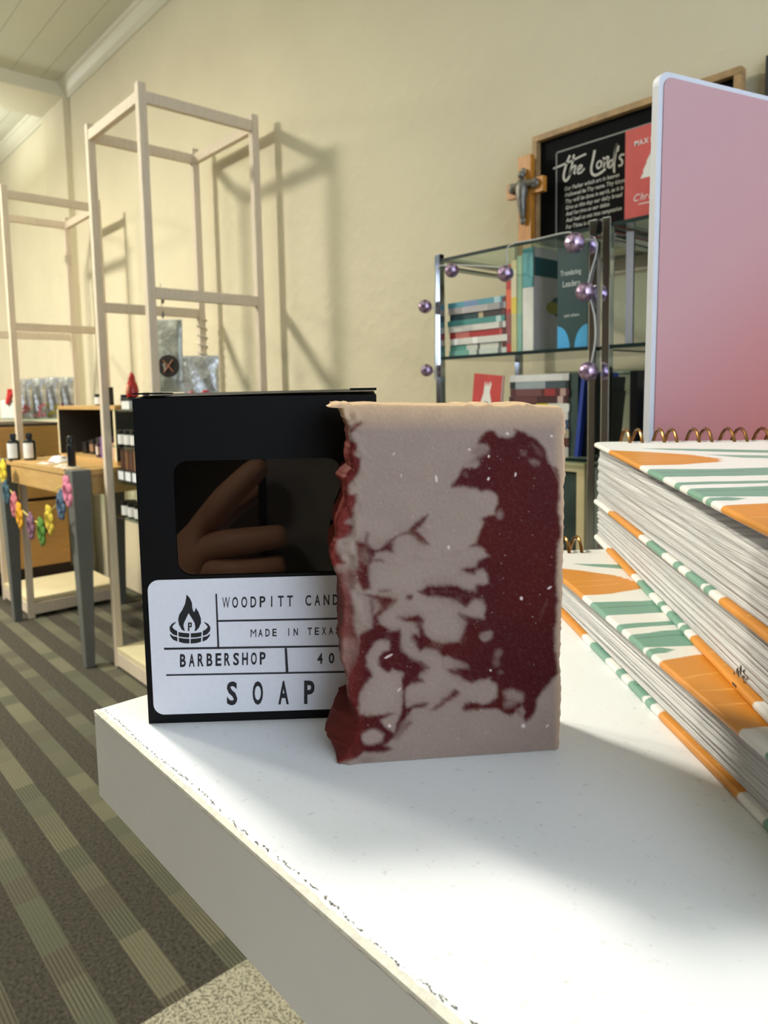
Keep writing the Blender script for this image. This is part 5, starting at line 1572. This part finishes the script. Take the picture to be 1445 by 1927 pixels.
stroke([(455, 665), (520, 640), (600, 605), (680, 565), (735, 540)], 14)
stroke([(632, 545), (618, 620), (600, 690), (592, 725)], 16); stroke([(598, 700), (622, 655), (645, 640), (640, 675), (632, 700), (645, 708)], 14)
stroke([(660, 690), (690, 660), (700, 640), (680, 640), (662, 675), (668, 705), (695, 695), (722, 662)], 13)
stroke([(808, 508), (795, 580), (780, 650), (782, 700), (810, 722), (860, 700), (900, 665)])
stroke([(842, 600), (825, 635), (835, 662), (858, 648), (866, 610), (845, 598)], 13); stroke([(880, 570), (892, 600), (884, 655)], 13); stroke([(886, 610), (905, 572), (925, 568), (915, 610), (918, 655)], 13)
stroke([(960, 590), (935, 605), (925, 645), (940, 655), (962, 620), (978, 540), (992, 450)], 14); stroke([(992, 450), (985, 540), (972, 640), (974, 700)], 16)
stroke([(1012, 470), (1004, 520)], 13); stroke([(1060, 545), (1030, 550), (1020, 575), (1042, 600), (1035, 635), (1008, 640)], 14)
b.build('brush_title', CHALK, pn)
b = MB()
c0 = sg_fn(478, 526); 
bx0, bz1 = c0[0], c0[2]
b.box(bx0, bx0 + 0.003, -0.0047, -0.0041, 0.03, bz1); b.box(bx0, Wd - bx0, -0.0047, -0.0041, bz1 - 0.003, bz1); b.box(Wd - bx0 - 0.003, Wd - bx0, -0.0047, -0.0041, 0.03, bz1); b.box(bx0, Wd - bx0, -0.0047, -0.0041, 0.027, 0.03)
b.build('border_line', CHALKGREY, pn)
b = MB()
rows_ = [('Our Father which art in heaven', 552, 855), ('Hallowed be Thy name. Thy kingdom come', 556, 908), ('Thy will be done in earth, as it is in heaven', 560, 962), ('Give us this day our daily bread', 562, 1015), ('And forgive us our debts', 562, 1068), ('And lead us not into temptation', 564, 1122), ('For Thine is the kingdom', 564, 1180)]
for tx, a, c in rows_:
    q = sg_fn(a, c); write_line(b, tx, q[0], q[2], 0.0118, lambda x_, z_: (x_, -0.0046, z_), 0.018, 0.15, 0.80, 0.05)
b.build('prayer_text', CHALK, pn)

# red Christmas booklet before the sign
YR = 1.332
rp0 = at_y(1177, 247, YR); rp1 = at_y(1177, 413, YR)
rc_ = thing('booklet', 'red booklet with a white tree standing in front of the framed sign', 'book', (float(rp0[0]), YR, ZG[0] + 0.0005))
dz = float(rp1[2]) - (ZG[0] + 0.0005); hh = float(rp0[2] - rp1[2])
b = MB(); b.box(0.0, 0.125, 0.006, 0.022, 0, dz - 0.001); b.build('stand', CM((30, 30, 32), 0.4), rc_)
b = MB(); b.box(0, 0.125, 0, 0.001, dz, dz + hh); b.box(0, 0.125, 0.010, 0.011, dz, dz + hh); b.box(0, 0.001, 0.001, 0.010, dz, dz + hh); b.build('cover', RED, rc_)
b = MB(); b.box(0.001, 0.124, 0.001, 0.010, dz + 0.001, dz + hh - 0.001); b.build('page_block', CM((226, 218, 198), 0.8), rc_)
b = MB(); f_ = lambda a, c: (a, -0.0004, c)
cx = 0.066; zb_ = dz + hh * 0.42
tree = []
for k, (wd, zz) in enumerate(((0.033, 0.0), (0.026, 0.012), (0.028, 0.014), (0.020, 0.028), (0.021, 0.030), (0.012, 0.044), (0.013, 0.046), (0.0, 0.066))):
    tree.append((wd, zz))
b.flat([(cx - w_, zb_ + zz) for w_, zz in tree] + [(cx + w_, zb_ + zz) for w_, zz in reversed(tree[:-1])], f_)
b.build('cover_tree', TREEWHITE, rc_)
b = MB(); write_line(b, 'MAX L', 0.020, dz + hh * 0.80, 0.014, f_, 0.015, squeeze=0.85, gap=0.12)
write_line(b, 'The', 0.055, dz + hh * 0.30, 0.013, f_, 0.0, 0.3); write_line(b, 'Christmas', 0.020, dz + hh * 0.18, 0.019, f_, 0.0, 0.3, 0.9)
b.box(0.030, 0.095, -0.0004, 0, dz + hh * 0.135, dz + hh * 0.145)
b.build('cover_title', TREEWHITE, rc_)

# crucifix on the wall
YC = 1.334
c_t = at_y(988, 292, YC); c_b = at_y(985, 456, YC); al = at_y(952, 352, YC); ar = at_y(1019, 350, YC)
cr = thing('crucifix', 'honey wood crucifix standing on the glass unit at the left of the sign', 'crucifix', (float(c_t[0]) - 0.002, YC, (ZG[0] + 0.0006)))
H_ = float(c_t[2]) - (ZG[0] + 0.0006)
b = MB(); wv = 0.0175
zc = float((al[2] + ar[2]) / 2) - (ZG[0] + 0.0006) - 0.004
pl = [(-wv, 0), (wv, 0), (wv, zc - 0.016), (0.050, zc - 0.016), (0.050, zc + 0.017), (wv, zc + 0.017), (wv, H_), (-wv, H_), (-wv, zc + 0.017), (-0.050, zc + 0.017), (-0.050, zc - 0.016), (-wv, zc - 0.016)]
b.prism(pl, 0.0, 0.0145, lambda a, c, h: (a, h, c)); b.build('cross', CROSSWOOD, cr, bevel=0.0012)
b = MB()
b.tube([(0, -0.007, zc - 0.070), (0.001, -0.009, zc - 0.055), (0, -0.010, zc - 0.030), (0, -0.010, zc - 0.008), (0, -0.009, zc + 0.010), (0, -0.008, zc + 0.018)], 0.006, 10, False, [0.005, 0.008, 0.011, 0.0145, 0.013, 0.006])
b.ball((0.001, -0.012, zc + 0.026), 0.0085, 12, 10)
for s_ in (-1, 1):
    b.tube([(0, -0.009, zc + 0.008), (s_ * 0.016, -0.008, zc + 0.006), (s_ * 0.030, -0.006, zc + 0.004)], 0.005, 8, False, [0.0095, 0.0075, 0.0065])
    b.ball((s_ * 0.030, -0.005, zc + 0.004), 0.0115, 10, 8, (1, 0.5, 1))
b.ball((0, -0.006, zc + 0.034), 0.0085, 10, 8, (1, 0.5, 1)); b.ball((0, -0.006, zc - 0.072), 0.0075, 10, 8, (1, 0.6, 1.2))
b.build('metal_figure', PEWTER, cr, smooth=True)

# second dark frame at the right edge of the view
p = at_y(1441, 105, 1.380); p2_ = at_y(1441, 168, 1.380)
df = thing('picture_frame', 'dark framed picture hanging on the wall at the far right', 'picture', (float(p[0]), 1.380, float(p2_[2]) - 0.17))
b = MB(); hh = float(p[2] - p2_[2]) + 0.17
b.box(0, 0.30, 0, 0.017, 0, 0.012); b.box(0, 0.30, 0, 0.017, hh - 0.012, hh); b.box(0, 0.012, 0, 0.017, 0.012, hh - 0.012); b.box(0.288, 0.30, 0, 0.017, 0.012, hh - 0.012); b.build('frame', CM((36, 34, 34), 0.4), df)
b = MB(); b.box(0.012, 0.288, 0.006, 0.015, 0.012, hh - 0.012); b.build('picture_panel', CM((96, 92, 88), 0.5), df)

# ================================================================ THE PHOTOGRAPHER'S HAND, SEEN MIRRORED IN THE BOX WINDOW
def hp(l, d, f):
    """left, down and forward of the lens, in centimetres"""
    return Vector(ORG) + (-Vector(rt) * l - Vector(up) * d + Vector(fw) * f) * 0.01


ph = thing('phone', 'black phone held up in front of the soap box by the photographer', 'phone', tuple(hp(2.35, 4.8, -1.0)))
ph.rotation_euler = cam.rotation_euler if False else Matrix((rt, up, -fw)).transposed().to_euler()
b = MB(); b.prism([(a - 0.0365, c - 0.074) for a, c in rounded_rect(0.073, 0.148, 0.011, 6)], -0.004, 0.004); b.build('phone_body', M('phone_black', (14, 14, 16), 0.35, var=0.05), ph, bevel=0.0008)
b = MB(); b.prism([(a - 0.0315, c - 0.069) for a, c in rounded_rect(0.063, 0.138, 0.008, 6)], -0.0046, -0.0040); b.build('back_panel', M('phone_back', (134, 128, 122), 0.2, var=0.1, scale=30), ph)
b = MB(); b.lathe([(0.0065, -0.0062), (0.0065, -0.0046)], 24, lambda a, c, q: (a + 0.0235, c + 0.048, q)); b.build('lens', BLACKGLOSS, ph, smooth=True)
b = MB(); b.lathe([(0.0065, -0.0062), (0.0065, -0.004)], 24, lambda a, c, q: (a + 0.0235, c + 0.066, q)); b.build('lens', BLACKGLOSS, ph, smooth=True)
J = [(24, 28, -18, 3.6), (17, 19.5, -8, 3.0), (13, 14.6, -3.2, 2.2), (10.6, 11.6, -1.2, 2.0), (9.6, 9.4, -0.8, 1.7)]
FI = [[(9.0, 7.6, -0.4, 0.95), (7.8, 5.9, 0.85, 0.85), (6.4, 4.5, 1.0, 0.78), (5.3, 3.6, 0.8, 0.66)],
      [(8.9, 8.7, 0.0, 0.95), (7.7, 8.4, 1.0, 0.88), (5.7, 8.15, 1.05, 0.80), (4.2, 8.0, 0.75, 0.66)],
      [(8.9, 10.1, 0.0, 0.92), (7.6, 10.1, 1.0, 0.84), (5.7, 9.95, 1.05, 0.78), (4.3, 9.8, 0.75, 0.64)],
      [(9.2, 11.5, -0.2, 0.82), (7.9, 11.75, 0.85, 0.74), (6.4, 11.65, 0.95, 0.66), (5.3, 11.5, 0.65, 0.56)],
      [(9.9, 9.0, -2.2, 1.2), (8.4, 7.4, -2.9, 1.0), (6.9, 6.3, -2.9, 0.88), (5.7, 5.7, -2.5, 0.72)]]
vs, ed, rad = [], [], []
for j in J:
    vs.append(hp(*j[:3])); rad.append(j[3] * 0.01)
    if len(vs) > 1: ed.append((len(vs) - 2, len(vs) - 1))
for fi in FI:
    pv = 3 if fi is not FI[0] else 4
    if fi is FI[1]: pv = 4
    for j in fi:
        vs.append(hp(*j[:3])); rad.append(j[3] * 0.01); ed.append((pv, len(vs) - 1)); pv = len(vs) - 1
me = bpy.data.meshes.new('person'); me.from_pydata([tuple(v) for v in vs], ed, [])
SKIN = M('skin', (196, 142, 112), 0.5, var=0.05, scale=60, bump=0.0002, bscale=500)
me.materials.append(SKIN)
hand = bpy.data.objects.new('person', me); C.objects.link(hand)
tag(hand, 'person, left hand and forearm gripping the black phone from its side', 'person')
sk = hand.modifiers.new('skin', 'SKIN'); sk.use_smooth_shade = True
for v, r in zip(me.skin_vertices[0].data, rad): v.radius = (r, r); v.use_root = False
me.skin_vertices[0].data[3].use_root = True
ss = hand.modifiers.new('smooth', 'SUBSURF'); ss.levels = 2; ss.render_levels = 2
b = MB()
sl = [hp(12.9, 14.5, -3.1), hp(17, 19.5, -8), hp(24, 28, -18)]
b.tube([tuple(v) for v in (sl[0].lerp(sl[1], 0.55), sl[1], sl[2])], 0.04, 16, False, [0.036, 0.040, 0.050]); o = b.build('sleeve', M('black_cloth', (22, 22, 24), 0.9, var=0.2, scale=300), hand, smooth=True)
